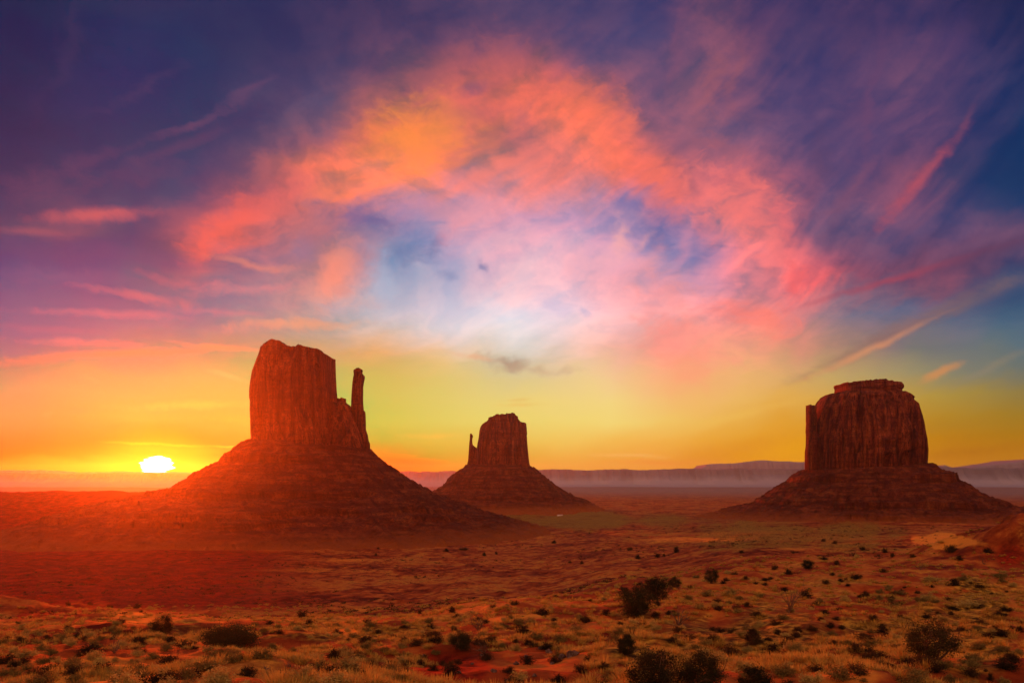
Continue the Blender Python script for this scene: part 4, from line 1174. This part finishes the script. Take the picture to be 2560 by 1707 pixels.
# labels for the low shrubs: how they look, and the nearest plant one can find
marks = [(o, s_) for o, s_ in PLANTS if s_]
ORD = ['', 'second ', 'third ', 'fourth ', 'fifth ', 'sixth ', 'seventh ', 'eighth ', 'ninth ', 'tenth ', 'eleventh ', 'twelfth ', 'thirteenth ', 'fourteenth ', 'fifteenth ', 'sixteenth ']
seen = {}
book = []
for o, kind, w in LOW:
    lx, ly = o.location.x / o.location.y * F, math.log(o.location.y) * 420
    best = min(marks, key=lambda m: math.hypot(m[0].location.x / m[0].location.y * F - lx, math.log(m[0].location.y) * 420 - ly))
    mx, my = best[0].location.x / best[0].location.y * F, math.log(best[0].location.y) * 420
    if abs(lx - mx) > 1.2 * abs(ly - my):
        rel = 'right of' if lx > mx else 'left of'
    else:
        rel = 'behind' if ly > my else 'in front of'
    size = 'tiny' if w < 0.55 else 'small' if w < 0.9 else 'broad' if w < 1.6 else 'large'
    look = 'pale grey-green sagebrush' if kind == 's' else 'dark low brush'
    book.append((math.hypot(lx - mx, ly - my), o, size, look, rel, best[1], kind))
for d_, o, size, look, rel, mark, kind in sorted(book, key=lambda q: q[0]):
    key = (size, look, rel, mark)
    k = seen.get(key, 0)
    seen[key] = k + 1
    nth = ORD[k] if k < len(ORD) else '%dth ' % (k + 1)
    tag(o, '%s%s %s %s the %s' % (nth, size, look, rel, mark), 'sagebrush' if kind == 's' else 'brush', 'sagebrush clumps on the slope' if kind == 's' else 'dark low brush on the slope')

# dry grass between the shrubs: rounded tussocks
ng = 15000
ga = np.radians(rng.uniform(-35, 35, ng))
gr = np.exp(rng.uniform(math.log(22), math.log(330), ng))
gx_, gy_ = np.sin(ga) * gr, np.cos(ga) * gr
dens = fbm(gx_ / 9, gy_ / 9, 0, 3, 90) + 0.35 * (gr > 60)
keep = dens > 0.06
for o, _ in PLANTS:
    keep &= np.hypot(gx_ - o.location.x, gy_ - o.location.y + 0.8) > 1.9
gx_, gy_, gr = gx_[keep], gy_[keep], gr[keep]
gz_ = terrain(gx_, gy_)
nb = 64
n = len(gx_)
base = np.repeat(np.stack([gx_, gy_, gz_], -1), nb, 0)
big_ = rng.uniform(0.55, 1.5, n) ** 1.4 * (0.85 + gr / 330)
bigr = np.repeat(big_, nb)
aa = rng.uniform(0, 6.28, n * nb)
q_ = np.sqrt(rng.random(n * nb))
hh = 0.30 * bigr * (1.05 - 0.75 * q_ ** 2) * rng.uniform(0.75, 1.1, n * nb)
dirn = np.stack([np.cos(aa), np.sin(aa), np.zeros_like(aa)], -1)
root_ = base + dirn * (q_ * 0.26 * bigr)[:, None]
root_[:, 2] -= 0.03
tip = root_ + dirn * (q_ * 0.26 * bigr * rng.uniform(0.5, 1.3, n * nb))[:, None]
tip[:, 2] += hh
wv = np.stack([-np.sin(aa), np.cos(aa), np.zeros_like(aa)], -1) * (0.016 + 0.00022 * np.repeat(gr, nb))[:, None]
gv = np.stack([root_ - wv, root_ + wv, tip], 1).reshape(-1, 3)
grass = mesh_obj('grass', gv, np.arange(len(gv)).reshape(-1, 3), M_GRASS)
tag(grass, kind='stuff')

# scrub of the valley floor: uncountable dark specks
ns_ = 6500
ga = np.radians(rng.uniform(-35, 35, ns_))
gr = np.exp(rng.uniform(math.log(230), math.log(1500), ns_))
gx_, gy_ = np.sin(ga) * gr, np.cos(ga) * gr
keep = fbm(gx_ / 90, gy_ / 90, 0, 3, 95) > 0.0
gx_, gy_, gr = gx_[keep], gy_[keep], gr[keep]
gz_ = terrain(gx_, gy_)
ctr, nl = [], 26
n = len(gx_)
wS = rng.uniform(0.3, 1.15, n) * (0.8 + gr / 900)
c = rng.normal(size=(n, nl, 3)) * np.array([0.5, 0.5, 0.32]) * wS[:, None, None]
c[:, :, 2] = np.abs(c[:, :, 2])
c = (c + np.stack([gx_, gy_, gz_], -1)[:, None, :]).reshape(-1, 3)
lv, lf_ = leaves(c, 1.0, 0.7, 0.2)
ctr = c.repeat(4, 0)
lv = ctr + (lv - ctr) * np.repeat(0.42 * wS, nl * 4)[:, None]
scrub = mesh_obj('scrub', lv, lf_, M_DARK)
tag(scrub, kind='stuff')


# ------------------------------------------------------------------ stones
def stone_mesh(seed):
    rg = np.random.default_rng(seed)
    nr, nc = 7, 10
    th = np.linspace(0.05, math.pi - 0.05, nr)
    ph = np.linspace(0, 2 * math.pi, nc, endpoint=False)
    T, Pp = np.meshgrid(th, ph, indexing='ij')
    x, y, z = np.sin(T) * np.cos(Pp), np.sin(T) * np.sin(Pp), np.cos(T)
    r = 1 + 0.35 * fbm(x * 1.5 + seed, y * 1.5, z * 1.5, 2, seed)
    m = np.maximum.reduce([np.abs(x), np.abs(y), np.abs(z)])
    r = r * (0.55 + 0.45 * 0.8 / np.maximum(m, 0.5))
    V_ = np.stack([x * r * 0.5, y * r * 0.4, z * r * 0.32], -1).reshape(-1, 3)
    V_ = np.vstack([V_, V_[:nc].mean(0), V_[-nc:].mean(0)])
    jj = np.arange(nc)
    f1 = np.stack([(jj + 1) % nc, jj, np.full(nc, nr * nc)], -1)
    f2 = np.stack([(nr - 1) * nc + jj, (nr - 1) * nc + (jj + 1) % nc, np.full(nc, nr * nc + 1)], -1)
    return V_, [grid_faces(nr, nc, True), f1, f2]


M_STONE = rock_material('grey_stone', (0.20, 0.12, 0.09), (0.34, 0.22, 0.16), (0.46, 0.32, 0.24), 2.0, False)
STV = [mesh_obj('stone', *stone_mesh(300 + i), M_STONE) for i in range(5)]
for o in STV:
    COL.objects.unlink(o)
STN = [(1372, 1632, 20, 'pale flat stone'), (1406, 1645, 22, 'broad grey stone'), (1350, 1622, 12, 'small stone'), (1430, 1640, 34, 'large red-brown slab of rock'), (1234, 1678, 16, 'upright grey stone'), (1147, 1682, 14, 'pale round stone'), (1100, 1600, 12, 'small pale stone'), (1290, 1660, 14, 'dull brown stone'), (1316, 1645, 14, 'square brown stone'), (1180, 1660, 10, 'small brown stone'), (1060, 1640, 10, 'small dull stone'), (1380, 1660, 16, 'half-buried grey stone'), (1336, 1690, 14, 'grey stone'), (1270, 1702, 18, 'flat brown stone'), (990, 1690, 12, 'small grey stone'), (1205, 1640, 12, 'pale stone'), (930, 1660, 10, 'small red stone'), (1460, 1625, 20, 'tilted red-brown rock')]
for i, (px, row, wpx, look) in enumerate(STN):
    gp = ground_at(px, row)
    o = STV[i % 5].copy()
    COL.objects.link(o)
    k = wpx * gp[1] / F
    o.location = gp + np.array([0, 0, 0.08 * k])
    o.rotation_euler = (prng.uniform(-.3, .3), prng.uniform(-.3, .3), prng.uniform(0, 6.28))
    o.scale = (k, k, k * prng.uniform(0.8, 1.3))
    best = min(marks, key=lambda m: math.hypot(m[0].location.x - gp[0], m[0].location.y - gp[1]))
    rel = 'right of' if gp[0] / gp[1] > best[0].location.x / best[0].location.y else 'left of'
    tag(o, '%s lying on red soil %s the %s' % (look, rel, best[1]), 'stone', 'loose stones on the red slope')

# small pale building far out on the valley floor, between the buttes
gp = ground_at(1400, 1289)
bt = empty('building', gp, 0.2)
tag(bt, 'tiny pale flat-roofed building far out on the valley floor', 'building')


def box(x0, x1, y0, y1, z0, z1):
    v = [(x, y, z) for z in (z0, z1) for x, y in ((x0, y0), (x1, y0), (x1, y1), (x0, y1))]
    return v, np.array([(0, 3, 2, 1), (4, 5, 6, 7), (0, 1, 5, 4), (1, 2, 6, 5), (2, 3, 7, 6), (3, 0, 4, 7)])


mw, gw, bw = new_mat('pale_paint', 0.6, 0.3)
gw.put(bw.inputs['Base Color'], gw.ramp(gw.noise(gw.n.new('ShaderNodeTexCoord').outputs['Object'], 0.8, 4), [(0.3, (0.62, 0.58, 0.55)), (0.7, (0.80, 0.77, 0.74))]))
mesh_obj('wall', *box(-7, 7, -2.5, 2.5, -1.0, 2.6), mw, bt)
mesh_obj('roof', *box(-7.5, 7.5, -3.0, 3.0, 2.6, 2.9), mw, bt)
